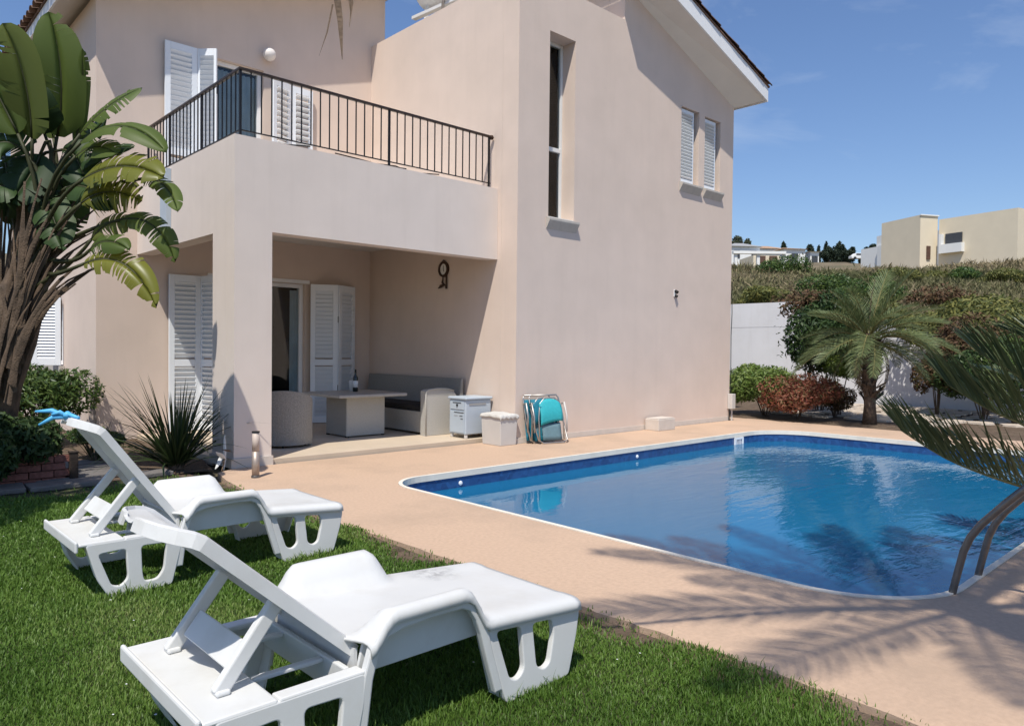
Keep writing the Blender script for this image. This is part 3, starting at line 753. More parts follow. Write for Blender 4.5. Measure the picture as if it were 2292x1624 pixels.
mb.add([(x0, -ov - 0.05, zb(x0) + hb + 0.004), (x1, -ov - 0.05, zb(x1) + hb + 0.004), (x1, 6, zb(x1) + hb + 0.004), (x0, 6, zb(x0) + hb + 0.004),
        (x0, -ov - 0.05, zb(x0) + hb + 0.03), (x1, -ov - 0.05, zb(x1) + hb + 0.03), (x1, 6, zb(x1) + hb + 0.03), (x0, 6, zb(x0) + hb + 0.03)],
       [(0, 3, 2, 1), (4, 5, 6, 7), (0, 1, 5, 4), (1, 2, 6, 5), (2, 3, 7, 6), (3, 0, 4, 7)])
roof1 = mb.build('roof', 'tile_roof', H)
sl_a = math.atan(0.308)
for j in range(14):
    for i in range(13):
        x = xe + 0.10 - 0.36 - i * 0.30
        if x < xt: continue
        o = put('roof_tile', TILE, roof1, loc=(x, -ov + 0.03 + j * 0.215 + random.uniform(-0.008, 0.008), zb(x) + hb + 0.035 + random.uniform(0, 0.008)))
        o.rotation_euler = (random.uniform(-0.04, 0.04), sl_a - 0.05, random.uniform(-0.03, 0.03))
# mono-pitch roof of the main block
ovy, ovx = 0.44, 0.33
xL2 = uL - ovx; y0 = VB - ovy
zb2 = lambda x: ZE + PIT * (x - xL2)
mb = MB()
def slab(mb, x0, x1, ya, yb, dz0, dz1):
    mb.add([(x0, ya, zb2(x0) + dz0), (x1, ya, zb2(x1) + dz0), (x1, yb, zb2(x1) + dz0), (x0, yb, zb2(x0) + dz0),
            (x0, ya, zb2(x0) + dz1), (x1, ya, zb2(x1) + dz1), (x1, yb, zb2(x1) + dz1), (x0, yb, zb2(x0) + dz1)],
           [(0, 3, 2, 1), (4, 5, 6, 7), (0, 1, 5, 4), (1, 2, 6, 5), (2, 3, 7, 6), (3, 0, 4, 7)])
slab(mb, xL2, 0.45, y0, 10.1, 0.0, 0.14); mb.build('roof_soffit', 'soffit', H)
mb = MB(); mb.box(xL2 - 0.03, xL2 - 0.002, y0 - 0.03, 10.13, ZE - 0.012, ZE + 0.16); mb.build('eave_board', 'white_paint', H)
mb = MB(); slab(mb, xL2 - 0.05, 0.5, y0 - 0.05, 10.15, 0.165, 0.20); roof2 = mb.build('roof', 'tile_roof', H)
for i in range(8):
    for j in range(30):
        x = xL2 - 0.12 + i * 0.30
        o = put('roof_tile', TILE, roof2, loc=(x, y0 + 0.06 + j * 0.222 + random.uniform(-0.008, 0.008), zb2(x) + 0.205 + random.uniform(0, 0.008)))
        o.rotation_euler = (random.uniform(-0.04, 0.04), -(math.atan(PIT) - 0.05), random.uniform(-0.03, 0.03))
        o.rotation_euler[2] += 0.0
# ------------------------------------------------------------------ GARDEN_MARK

# ------------------------------------------------------------------ sun loungers (moulded plastic)
def lounger(label, loc, rz, ang, head, hinge=(0.53, 0.335), LB=0.644, seat_mat='plastic_white', tip=()):
    t = thing('sun_lounger', label, 'sun lounger', loc, rz, 'white plastic sun loungers on the lawn')
    Wd = 0.68; pm = 'plastic_white'
    # ---- seat shell with armrests that swell out of it
    def arm(x):
        a = min(max((x - 0.47) / 0.11, 0), 1); b = min(max((1.005 - x) / 0.10, 0), 1)
        s = lambda q: q * q * (3 - 2 * q)
        return s(a) * s(b)
    def zseat(x): return 0.365 - 0.075 * ((x - 0.47) / 1.03) ** 1.1
    def zedge(x): return zseat(x) + 0.0 + arm(x) * (0.455 - zseat(x))
    xs = [0.47 + 1.02 * i / 40 for i in range(41)]
    ys = [-0.007, 0.0, 0.012, 0.03, 0.055, 0.085, 0.12, 0.16, 0.22, 0.34, 0.46, 0.52, 0.56, 0.595, 0.625, 0.65, 0.668, 0.68, 0.687]
    P = []
    for x in xs:
        row = []
        taper = 0.0
        for y in ys:
            e = min(y, Wd - y)
            k = max(0.0, 1 - e / 0.13); k = k * k * (3 - 2 * k)
            lip = -0.034 if e < -0.001 else -0.007 if e < 0.005 else 0.0
            z = zseat(x) + (zedge(x) - zseat(x)) * (1 - (1 - k) ** 2.2 if k > 0 else 0) + lip
            if arm(x) < 0.05 and 0.02 < e < 0.10: z += 0.004
            row.append((x + 0.045 * k * max(0.0, 1 - (x - 0.47) / 0.2), y, z))
        P.append(row)
    mb = MB(); mb.grid(P)
    seat = mb.build('seat', seat_mat, t, smooth=True, recalc=False)
    sd = seat.modifiers.new('thick', 'SOLIDIFY'); sd.thickness = 0.010; sd.offset = -1
    # faint drainage ribs across the seat
    for i in range(7):
        x = 0.60 + i * 0.125
        rb = MB(); rb.box(x, x + 0.012, 0.15, 0.53, zseat(x) + 0.0005, zseat(x) + 0.0035)
        rb.build('rib', pm, seat, bevel=0.0015, seg=1)
    # ---- side skirts under the armrests (the arched lip)
    outer = [(0.462, 0.10), (0.492, 0.28), (0.52, 0.37), (0.55, 0.41), (0.62, 0.437), (0.78, 0.447), (0.90, 0.445), (0.945, 0.425), (0.972, 0.385), (0.995, 0.33), (1.02, 0.24), (1.075, 0.06)]
    inner = [(0.505, 0.10), (0.525, 0.26), (0.548, 0.345), (0.575, 0.378), (0.64, 0.395), (0.78, 0.402), (0.885, 0.40), (0.918, 0.385), (0.945, 0.345), (0.968, 0.29), (0.995, 0.20), (1.04, 0.06)]
    lip = outer + inner[::-1]
    for yy in (-0.004, Wd - 0.026):
        vs, fs = plate(lip, [], 0.03, 0.006)
        mb = MB(); mb.add([(x, yy + z, y) for x, y, z in vs], fs); mb.build('side_lip', pm, t)
    # deep sides of the seat pan, set in from the lip
    for yy in (0.058, Wd - 0.070):
        vs, fs = plate(rounded([(0.50, 0.262), (1.03, 0.262), (0.985, 0.335), (0.94, 0.40), (0.58, 0.405), (0.525, 0.36)], 0.015), [], 0.012, 0.003)
        mb = MB(); mb.add([(x, yy + z, y) for x, y, z in vs], fs); mb.build('pan_side', pm, t)
    mb = MB(); mb.box(0.50, 0.512, 0.072, Wd - 0.072, 0.262, 0.345); mb.build('pan_end', pm, t)
    # ---- legs: tapering panels with two openings, a wide one at each corner
    def legpanel(out, holes, y, nm='leg'):
        hs = []
        for h in holes:
            cx = sum(p[0] for p in h) / len(h); cz = sum(p[1] for p in h) / len(h); hs.append([(cx + (p[0] - cx) * 0.88, cz + (p[1] - cz) * 0.92) for p in h])
        holes = hs
        vs, fs = plate(rounded(out, 0.02), [rounded(h, 0.022) for h in holes], 0.026, 0.005)
        # the panel flares outward to the foot
        s = -1 if y < 0.3 else 1
        mb = MB(); mb.add([(x, y + z - 0.013 + s * 0.02 * (0.3 - q) / 0.3 * 0.6, q) for x, q, z in vs], fs)
        return mb.build(nm, pm, t)
    front = [(1.0, 0.318), (1.487, 0.279), (1.494, 0.245), (1.475, 0.16), (1.425, 0.012), (1.09, 0.004), (1.03, 0.20)]
    fh = [[(1.035, 0.288), (1.175, 0.276), (1.19, 0.10), (1.15, 0.068), (1.105, 0.085)], [(1.222, 0.272), (1.342, 0.260), (1.352, 0.20), (1.322, 0.085), (1.285, 0.068), (1.242, 0.09)]]
    rear = [(0.03, 0.292), (0.50, 0.292), (0.495, 0.20), (0.445, 0.012), (0.14, 0.004), (0.085, 0.10)]
    rh = [[(0.075, 0.245), (0.225, 0.252), (0.235, 0.085), (0.195, 0.048), (0.145, 0.06)], [(0.285, 0.255), (0.43, 0.25), (0.412, 0.10), (0.375, 0.05), (0.30, 0.05), (0.29, 0.10)]]
    for y in (0.0, Wd):
        legpanel(front, fh, y + (0.016 if y == 0 else -0.016)); legpanel(rear, rh, y + (0.012 if y == 0 else -0.012))
        # inward flange on the inner edge of each leg gives it depth
        s = 1 if y == 0 else -1
        for pts in ([(1.005, 0.30), (1.04, 0.18), (1.085, 0.02)], [(0.492, 0.28), (0.47, 0.14), (0.44, 0.02)], [(1.485, 0.25), (1.47, 0.15), (1.425, 0.02)], [(0.04, 0.27), (0.09, 0.11), (0.14, 0.02)]):
            mb = MB(); rows = []
            for (x, z) in pts:
                rows.append([(x, y + s * 0.02, z), (x, y + s * 0.085, z)])
            mb.grid(rows); fl = mb.build('leg_flange', pm, t, recalc=False); m2 = fl.modifiers.new('thick', 'SOLIDIFY'); m2.thickness = 0.008
    # foot end skirt
    mb = MB(); mb.box(1.478, 1.494, 0.03, Wd - 0.03, 0.235, 0.282); mb.build('end_skirt', pm, t, bevel=0.006)
    # ---- base frame at the head end
    mb = MB(); mb.box(0.0, 0.215, 0.0, Wd, 0.282, 0.300); mb.build('tray', pm, t, bevel=0.008)
    mb = MB(); mb.box(-0.016, 0.0, 0.0, Wd, 0.255, 0.313); mb.build('tray_lip', pm, t, bevel=0.008)
    for y in (0.0, Wd - 0.055):
        mb = MB(); mb.box(0.217, 0.50, y, y + 0.055, 0.278, 0.299); mb.build('side_rail', pm, t, bevel=0.006)
    mb = MB(); mb.box(0.455, 0.475, 0.056, Wd - 0.056, 0.20, 0.30); mb.build('cross_rail', pm, t, bevel=0.005)
    mb = MB(); mb.bar((0.22, 0.2, 0.285), (0.455, 0.2, 0.285), 0.03, 0.014); mb.build('rack', pm, t, bevel=0.004)
    mb = MB(); mb.bar((0.22, Wd - 0.2, 0.285), (0.455, Wd - 0.2, 0.285), 0.03, 0.014); mb.build('rack', pm, t, bevel=0.004)
    # ---- backrest
    hx, hz = hinge
    path = [Vector((hx, hz))]
    d = Vector((-math.cos(ang), math.sin(ang)))
    for i in range(1, 9): path.append(Vector((hx, hz)) + d * LB * i / 8)
    a = ang
    for (da, ln) in head:
        a += da; path.append(path[-1] + Vector((-math.cos(a), math.sin(a))) * ln)
    P = []
    by = [0.098, 0.10, 0.118, 0.13, 0.22, 0.34, 0.46, 0.55, 0.562, 0.58, 0.582]
    bo = [-0.036, 0.0, 0.003, -0.006, -0.012, -0.015, -0.012, -0.006, 0.003, 0.0, -0.036]
    tin = [0.0] * (len(path) - len(tip)) + list(tip)
    for i, p in enumerate(path):
        q = path[min(i + 1, len(path) - 1)] - path[max(i - 1, 0)]; q.normalize(); nn = Vector((q.y, -q.x))   # normal to the sitting side
        row = []
        for y, o in zip(by, bo):
            v = p + nn * o; row.append((v.x, 0.34 + (y - 0.34) * (1 - tin[i]), v.y))
        P.append(row)
    mb = MB(); mb.grid(P); back = mb.build('backrest', pm, t, smooth=False, recalc=False)
    sd = back.modifiers.new('thick', 'SOLIDIFY'); sd.thickness = 0.010; sd.offset = 0
    b2 = back.modifiers.new('bevel', 'BEVEL'); b2.width = 0.006; b2.segments = 2; b2.limit_method = 'ANGLE'; b2.angle_limit = R(35)
    # ---- prop: two struts joined by a bar
    m0 = path[4]; q = (path[5] - path[3]).normalized(); nn = Vector((q.y, -q.x)); m0 = m0 - nn * 0.03
    fx, fz = 0.095, 0.302
    for y in (0.14, Wd - 0.14):
        mb = MB(); mb.bar((m0.x, y, m0.y), (fx, y, fz), 0.046, 0.030, (0, 1, 0)); mb.build('prop_strut', pm, t, bevel=0.006)
        mb = MB(); mb.bar((fx - 0.012, y, fz + 0.007), (fx + 0.030, y, fz + 0.007), 0.05, 0.016); mb.build('prop_foot', pm, t, bevel=0.006)
    k = 0.62
    mb = MB(); px, pz = m0.x + (fx - m0.x) * k, m0.y + (fz - m0.y) * k
    dd = Vector((fx - m0.x, fz - m0.y)).normalized()
    q4 = []
    for s_, th in ((-0.045, -0.006), (0.045, -0.006), (0.045, 0.006), (-0.045, 0.006)):
        q4.append((px + dd.x * s_ - dd.y * th, pz + dd.y * s_ + dd.x * th))
    mb.add([(x, 0.164, z) for x, z in q4] + [(x, Wd - 0.164, z) for x, z in q4], [(0, 1, 2, 3), (7, 6, 5, 4), (0, 4, 5, 1), (1, 5, 6, 2), (2, 6, 7, 3), (3, 7, 4, 0)])
    mb.build('prop_bar', pm, t, bevel=0.003, seg=1)
    return t

lounger('white plastic sun lounger nearest the camera with low reclined back and smudged seat', (-6.20, -5.36, 0), R(0.0), R(41.7), [(R(-13), 0.03), (R(-12), 0.04), (R(-2), 0.035), (R(2), 0.02), (R(2), 0.010)], seat_mat='plastic_smudged', tip=(0.03, 0.14, 0.33, 0.55, 0.80))
lounger('white plastic sun lounger farther off with steep back and blue cord tied at its top', (-6.00, -3.18, 0), R(0.5), R(53.6), [(R(-18), 0.03), (R(-13), 0.04), (R(-3), 0.035), (R(0), 0.02), (R(0), 0.010)], tip=(0.03, 0.14, 0.33, 0.55, 0.80))
# smudges on the near seat
# blue cord knotted round the head of the far lounger
cord = thing('knotted_cord', 'bright blue cord knotted at the head of the far sun lounger', 'cord', (-5.975, -2.84, 0.912))
for k, (dx, dy, dz) in enumerate([(-0.13, 0.09, 0.03), (-0.12, 0.06, -0.04), (-0.07, 0.02, 0.015)]):
    mb = MB(); a = Vector((0, 0, 0)); b = Vector((dx, dy, dz)); mb.tube([a, a.lerp(b, 0.5) + Vector((0, 0, 0.02)), b], [0.012, 0.014, 0.006], 6); mb.build('cord_end', 'blue_ribbon', cord, smooth=True)
mb = MB(); mb.tube([(0.03, -0.10, 0.0), (0.01, -0.05, 0.012), (0.0, 0.0, 0.015), (0.02, 0.08, 0.006)], 0.010, 6); mb.lathe([(0.004, -0.02), (0.022, -0.01), (0.024, 0.008), (0.005, 0.022)], (0, 0, 0.01), 10); mb.build('knot', 'blue_ribbon', cord, smooth=True)

# ------------------------------------------------------------------ patio furniture
ZF = 0.06
t = thing('rattan_table', 'grey woven rattan dining table with flat top on a panel base on the patio', 'table', (-1.40, 1.83, ZF))
mb = MB(); mb.box(-0.31, 0.30, -0.29, -0.265, 0.02, 0.56); mb.build('base_panel', 'rattan_light', t, bevel=0.005)
mb = MB(); mb.box(-0.31, -0.285, -0.263, 0.27, 0.02, 0.56); mb.build('base_panel', 'rattan', t, bevel=0.005)
mb = MB(); mb.box(0.275, 0.30, -0.263, 0.27, 0.02, 0.56); mb.build('base_panel', 'rattan', t, bevel=0.005)
mb = MB(); mb.box(-0.283, 0.273, 0.245, 0.27, 0.02, 0.56); mb.build('base_panel', 'rattan', t, bevel=0.005)
for (x, y) in ((-0.29, -0.27), (0.28, -0.27), (-0.29, 0.25), (0.28, 0.25)):
    mb = MB(); mb.box(x - 0.02, x + 0.02, y - 0.02, y + 0.02, 0, 0.02); mb.build('foot', 'black_plastic', t)
mb = MB(); mb.box(-0.58, 0.50, -0.56, 0.45, 0.564, 0.606); mb.build('table_top', 'table_top', t, bevel=0.01)

t = thing('wine_bottle', 'dark wine bottle with white label standing on the rattan table', 'bottle', (-1.36, 1.90, ZF + 0.606))
mb = MB(); mb.lathe([(0.034, 0), (0.037, 0.006), (0.037, 0.19), (0.03, 0.215), (0.015, 0.245), (0.0135, 0.30), (0.016, 0.302), (0.016, 0.315), (0.012, 0.318)], n=18); mb.build('bottle_body', 'bottle_glass', t, smooth=True)
mb = MB(); mb.lathe([(0.0378, 0.06), (0.0378, 0.155)], n=18); mb.build('paper_label', 'paper_label', t, smooth=True)
t = thing('ice_bucket', 'small pale pot behind the wine bottle on the rattan table', 'pot', (-1.32, 2.03, ZF + 0.606))
mb = MB(); mb.lathe([(0.05, 0), (0.062, 0.14), (0.064, 0.15), (0.056, 0.15), (0.05, 0.02)], n=20); mb.build('pot_body', 'paper_label', t, smooth=True)
mb = MB(); mb.tube([(0.0, -0.02, 0.12), (0.012, -0.024, 0.18)], 0.006, 6); mb.build('corkscrew', 'black_plastic', t)

# bench sofa along the patio wall
t = thing('rattan_sofa', 'long grey rattan bench sofa with dark seat cushion against the patio wall', 'sofa', (-0.04, 1.05, ZF))
mb = MB(); mb.box(-0.66, -0.14, 0.14, 2.45, 0.03, 0.33); mb.build('seat_base', 'rattan_light', t, bevel=0.008)
mb = MB(); mb.box(-0.65, -0.15, 0.145, 2.44, 0.332, 0.42); mb.build('seat_cushion', 'cushion', t, bevel=0.03, seg=3)
mb = MB()
mb.add([(-0.138, 0.0, 0.02), (-0.02, 0.0, 0.02), (-0.02, 0.0, 0.80), (-0.06, 0.0, 0.80), (-0.138, 2.5, 0.02), (-0.02, 2.5, 0.02), (-0.02, 2.5, 0.80), (-0.06, 2.5, 0.80)],
       [(0, 1, 2, 3), (7, 6, 5, 4), (0, 4, 5, 1), (1, 5, 6, 2), (2, 6, 7, 3), (3, 7, 4, 0)]); mb.build('backrest', 'rattan', t, bevel=0.012)
prof = [(-0.70, 0.0), (-0.142, 0.0), (-0.142, 0.55), (-0.20, 0.62), (-0.34, 0.655), (-0.52, 0.66), (-0.66, 0.65), (-0.70, 0.63)]
vs, fs = plate(prof, [], 0.13, 0.008)
mb = MB(); mb.add([(x, z, y + 0.0) for x, y, z in vs], fs); mb.build('armrest', 'rattan_light', t)
mb = MB(); mb.tube([(-0.70, -0.004, 0.02), (-0.70, -0.004, 0.62), (-0.66, -0.004, 0.65), (-0.50, -0.004, 0.665), (-0.33, -0.004, 0.658), (-0.20, -0.004, 0.625)], 0.011, 6); mb.build('piping', 'rattan_light', t, smooth=True)

# tub chair seen from behind
t = thing('rattan_chair', 'grey rattan tub chair with its curved back turned to the pool', 'chair', (-2.70, 1.36, ZF)); t.scale = (1.14, 1.14, 1.1)
def shell(r0_, r1_, z0, zf, a0, a1, n=22):
    P = []
    for i in range(n + 1):
        a = R(a0 + (a1 - a0) * i / n); k = math.sin(math.pi * i / n)
        c, s = math.cos(a), math.sin(a); zt2 = zf(k)
        P.append([(r1_ * c, r1_ * s, z0), (r1_ * 1.03 * c, r1_ * 1.03 * s, zt2), (r0_ * c, r0_ * s, zt2 + 0.0), (r0_ * c, r0_ * s, z0), (r1_ * c, r1_ * s, z0)])
    return P
mb = MB(); mb.grid(shell(0.25, 0.29, 0.03, lambda k: 0.50 + 0.14 * k ** 0.7, 150, 330)); mb.build('backrest', 'rattan', t, bevel=0.006)
mb = MB(); mb.lathe([(0.24, 0.05), (0.245, 0.30)], n=22); mb.build('seat_base', 'rattan', t)
mb = MB(); mb.lathe([(0.23, 0.302), (0.24, 0.32), (0.24, 0.35), (0.22, 0.37)], n=22); mb.build('seat_cushion', 'cushion', t, smooth=True)
for a in (150, 330):
    mb = MB(); c, s = math.cos(R(a)), math.sin(R(a)); mb.tube([(0.272 * c, 0.272 * s, 0), (0.272 * c, 0.272 * s, 0.50)], 0.024, 8); mb.build('armrest', 'rattan_light', t, smooth=True)
for a in (60, 150, 240, 330):
    mb = MB(); mb.tube([(0.22 * math.cos(R(a)), 0.22 * math.sin(R(a)), 0), (0.22 * math.cos(R(a)), 0.22 * math.sin(R(a)), 0.06)], 0.014, 6); mb.build('foot', 'black_plastic', t)

# blue-grey wheeled cool cabinet
t = thing('drinks_cabinet', 'pale blue grey plastic cabinet on feet with drawer and door at the patio edge', 'cabinet', (-0.50, 0.46, ZF))
mb = MB(); mb.box(0.0, 0.46, 0.0, 0.36, 0.055, 0.53); mb.build('cabinet_body', 'cabinet', t, bevel=0.012)
mb = MB(); mb.box(-0.02, 0.475, -0.025, 0.375, 0.532, 0.57); mb.build('cabinet_lid', 'cabinet', t, bevel=0.016, seg=3)
# front faces -x : drawer and door panels
mb = MB(); mb.box(-0.010, -0.001, 0.03, 0.33, 0.395, 0.505); d = mb.build('drawer', 'cabinet', t, bevel=0.004)
mb = MB(); mb.box(-0.016, -0.011, 0.09, 0.27, 0.487, 0.495); mb.build('grip', 'black_plastic', d)
mb = MB(); mb.tube([(-0.012, 0.17, 0.455), (-0.022, 0.17, 0.455)], 0.017, 10); mb.build('lock', 'black_plastic', d)
mb = MB(); mb.box(-0.010, -0.001, 0.03, 0.33, 0.075, 0.375); d = mb.build('door', 'cabinet', t, bevel=0.004)
mb = MB(); mb.box(-0.014, -0.0105, 0.03, 0.24, 0.352, 0.360); mb.build('grip', 'black_plastic', d)
for i in range(9):
    if i in (4,): continue
    y = 0.06 + i * 0.021; mb = MB(); mb.box(-0.0125, -0.0102, y, y + 0.012, 0.300, 0.316); mb.build('letter', 'far_grey' if i > 2 else 'black_plastic', d)
for i in range(3):
    y = 0.05 + i * 0.018; mb = MB(); mb.box(-0.0125, -0.0102, y, y + 0.011, 0.262, 0.276); mb.build('letter', 'black_plastic', d)
mb = MB(); mb.box(0.06, 0.36, -0.006, -0.001, 0.455, 0.485); mb.build('vent', 'far_grey', t)
for (x, y) in ((0.03, 0.03), (0.43, 0.03), (0.03, 0.33), (0.43, 0.33)):
    mb = MB(); mb.lathe([(0.02, 0), (0.026, 0.01), (0.024, 0.054)], (x, y, 0), 10); mb.build('caster', 'cream_plastic', t)

# pale storage box with a cloth thrown over it
t = thing('storage_box', 'cream plastic storage box with a rumpled sheet over its lid at the wall corner', 'box', (-0.345, -0.08, 0))
mb = MB(); mb.add([(0.012, 0.012, 0), (0.30, 0.012, 0), (0.30, 0.38, 0), (0.012, 0.38, 0), (0, 0, 0.40), (0.318, 0, 0.40), (0.318, 0.40, 0.40), (0, 0.40, 0.40)],
                  [(0, 3, 2, 1), (4, 5, 6, 7), (0, 1, 5, 4), (1, 2, 6, 5), (2, 3, 7, 6), (3, 0, 4, 7)]); mb.build('box_body', 'cream_plastic', t, bevel=0.008)
P = []
for i in range(25):
    row = []
    for j in range(25):
        x = -0.035 + 0.385 * i / 24; y = -0.05 + 0.48 * j / 24
        ex = max(0, -x, x - 0.318); ey = max(0, -y, y - 0.40)
        z = 0.408 + 0.028 * math.exp(-((x - 0.15) ** 2 + (y - 0.22) ** 2) / 0.03) + 0.0035 * math.sin(x * 31 + y * 11) + 0.003 * math.sin(y * 37 - x * 23) - 1.1 * max(ex, ey) + 0.01 * math.sin(x * 80) * (1 if max(ex, ey) > 0 else 0)
        row.append((min(max(x, -0.008), 0.326), min(max(y, -0.008), 0.408), z))
    P.append(row)
mb = MB(); mb.grid(P); o = mb.build('cover_sheet', 'cloth_grey', t, smooth=True, recalc=False); sdm = o.modifiers.new('thick', 'SOLIDIFY'); sdm.thickness = 0.006

# turquoise folding beach chairs leaning on the facade
def folded_chair(label, loc, rz, m_in, m_out, lean):
    t = thing('folding_chair', label, 'beach chair', loc, rz, 'turquoise folded beach chairs')
    # local: x along wall, z up, leaning back towards +y
    def P(x, z, o=0.0): return (x, o + z * lean, z)
    mb = MB(); mb.tube([P(0.02, 0.66), P(0.0, 0.62), P(0.02, 0.30, -0.02), P(0.07, 0.05, -0.03), P(0.14, 0.012, -0.04), P(0.46, 0.012, -0.04), P(0.53, 0.05, -0.03), P(0.50, 0.30, -0.02), P(0.47, 0.62), P(0.44, 0.66), P(0.02, 0.66)], 0.011, 8); mb.build('tube_frame', 'steel', t, smooth=True)
    mb = MB(); mb.tube([P(0.07, 0.05, -0.06), P(0.08, 0.35, -0.08), P(0.12, 0.55, -0.08), P(0.20, 0.625, -0.08), P(0.36, 0.625, -0.08), P(0.44, 0.55, -0.08), P(0.47, 0.35, -0.08), P(0.46, 0.05, -0.06)], 0.010, 8); mb.build('tube_frame', 'steel', t, smooth=True)
    mb = MB(); mb.grid([[P(0.03 + 0.43 * i / 8, 0.60 - 0.56 * j / 8, 0.006 + 0.015 * math.sin(j * 0.4)) for j in range(9)] for i in range(9)]); o = mb.build('back_sling', m_out, t, smooth=True, recalc=False); o.modifiers.new('thick', 'SOLIDIFY').thickness = 0.004
    rows = []
    for i in range(11):
        k = i / 10; x = 0.10 + 0.35 * k; bulge = math.sin(math.pi * k) ** 0.5
        rows.append([P(x, 0.615 - (0.07 * (1 - bulge)) - (0.30 + 0.05 * bulge - 0.06 * k) * j / 8, -0.085 - 0.03 * math.sin(math.pi * j / 8)) for j in range(9)])
    mb = MB(); mb.grid(rows); o = mb.build('seat_sling', m_in, t, smooth=True, recalc=False); o.modifiers.new('thick', 'SOLIDIFY').thickness = 0.004
    mb = MB(); mb.grid([[P(0.10 + 0.34 * i / 6, 0.515 - 0.03 * math.sin(math.pi * i / 6) - 0.02 * j, -0.105) for j in range(2)] for i in range(7)]); mb.build('seam', 'teal_dark', t, recalc=False)
    mb = MB(); mb.grid([[P(0.13 + 0.30 * i / 6, 0.28 - 0.23 * j / 4, -0.055) for j in range(5)] for i in range(7)]); o = mb.build('leg_sling', 'grey_cloth', t, smooth=True, recalc=False); o.modifiers.new('thick', 'SOLIDIFY').thickness = 0.004
    for sx in (-0.02, 0.50):
        mb = MB(); mb.tube([P(sx, 0.54, -0.03), P(sx + 0.012, 0.56, -0.08), P(sx + 0.02, 0.38, -0.10), P(sx + 0.015, 0.16, -0.07)], [0.012, 0.014, 0.014, 0.01], 8); mb.build('armrest', 'cream_plastic' if sx > 0 else 'steel', t, smooth=True)
    return t
folded_chair('turquoise folded beach chair leaning against the facade beside the storage box', (0.17, -0.19, 0), R(-16), 'teal_cloth', 'teal_dark', 0.24)
folded_chair('dark blue folded beach chair tucked behind the turquoise one', (0.10, -0.10, 0), R(-8), 'teal_dark', 'teal_dark', 0.11)

# concrete block at the foot of the facade
t = thing('concrete_block', 'low pale concrete block at the foot of the facade', 'block', (2.90, -0.30, 0))
mb = MB(); mb.box(0, 0.46, 0, 0.27, 0, 0.185); mb.build('block_body', 'concrete', t, bevel=0.008)
mb = MB(); mb.box(0.02, 0.44, 0.01, 0.26, 0.186, 0.20); mb.build('block_cap', 'concrete', t, bevel=0.004)
# wall clock with metal bird ornament
t = thing('wall_clock', 'round brown rimmed outdoor clock with a metal bird ornament on the patio wall', 'clock', (-0.002, 1.60, 2.50))
def disc(r0_, r1_, x0, x1, n=28):
    mb = MB(); vs = []; fs = []
    for (r, x) in ((r0_, x0), (r1_, x0), (r1_, x1), (r0_, x1)):
        for k in range(n):
            a = 2 * math.pi * k / n; vs.append((x, r * math.cos(a), r * math.sin(a)))
    for q in range(4):
        for k in range(n):
            fs.append((q * n + k, q * n + (k + 1) % n, ((q + 1) % 4) * n + (k + 1) % n, ((q + 1) % 4) * n + k))
    mb.add(vs, fs); return mb
disc(0.085, 0.118, -0.035, -0.002).build('rim', 'brown_metal', t, smooth=False)
mb = MB(); mb.add([(-0.018, 0.087 * math.cos(2 * math.pi * k / 24), 0.087 * math.sin(2 * math.pi * k / 24)) for k in range(24)], [tuple(range(24))]); mb.build('face', 'paper_label', t, recalc=False)
mb = MB(); mb.bar((-0.022, 0, 0), (-0.022, 0.005, 0.055), 0.008, 0.003); mb.build('hand', 'black_plastic', t)
mb = MB(); mb.bar((-0.0225, 0, 0), (-0.0225, -0.012, -0.04), 0.008, 0.003); mb.build('hand', 'black_plastic', t)
mb = MB(); mb.tube([(-0.02, 0.04, 0.112), (-0.02, 0.0, 0.135), (-0.02, -0.04, 0.112)], 0.01, 6); mb.build('hanger', 'brown_metal', t)
mb = MB(); mb.bar((-0.02, -0.07, -0.09), (-0.02, -0.072, -0.30), 0.028, 0.014); mb.build('bracket', 'brown_metal', t)
mb = MB(); mb.tube([(-0.02, 0.01, -0.11), (-0.02, 0.015, -0.16), (-0.02, 0.03, -0.20), (-0.02, -0.02, -0.235), (-0.02, 0.06, -0.255), (-0.02, 0.13, -0.285)], [0.008, 0.012, 0.016, 0.028, 0.026, 0.006], 8); mb.build('bird', 'brown_metal', t, smooth=True)
mb = MB(); mb.bar((-0.02, -0.05, -0.25), (-0.02, -0.06, -0.30), 0.012, 0.01); mb.bar((-0.02, 0.0, -0.115), (-0.02, -0.06, -0.115), 0.01, 0.01); mb.build('perch', 'brown_metal', t)
# globe lamp on the upper wall
t = thing('globe_lamp', 'white glass globe lamp on the upper wall above the balcony', 'lamp', (-1.89, VB - 0.002, 5.78))
mb = MB(); mb.lathe([(0.002, -0.098), (0.04, -0.09), (0.075, -0.064), (0.094, -0.03), (0.098, 0), (0.094, 0.03), (0.075, 0.064), (0.04, 0.09), (0.002, 0.098)], (0, -0.11, 0), 20); mb.build('globe', 'frosted', t, smooth=True)
mb = MB(); mb.box(-0.03, 0.03, -0.02, 0, -0.03, 0.03); mb.build('base', 'white_paint', t, bevel=0.004)
# small wall spotlight on the facade
t = thing('wall_spotlight', 'tiny dark wall spotlight high on the plain facade', 'lamp', (3.72, -0.002, 2.27))
mb = MB(); mb.box(-0.03, 0.03, -0.012, 0, -0.05, 0.07); mb.build('back_plate', 'white_paint', t, bevel=0.003)
mb = MB(); mb.tube([(0, -0.015, 0.05), (0.0, -0.06, 0.02)], [0.025, 0.03], 10); mb.build('lamp_head', 'black_plastic', t)
mb = MB(); mb.tube([(0, -0.015, -0.03), (0.01, -0.05, -0.05)], [0.022, 0.026], 10); mb.build('lamp_head', 'black_plastic', t)
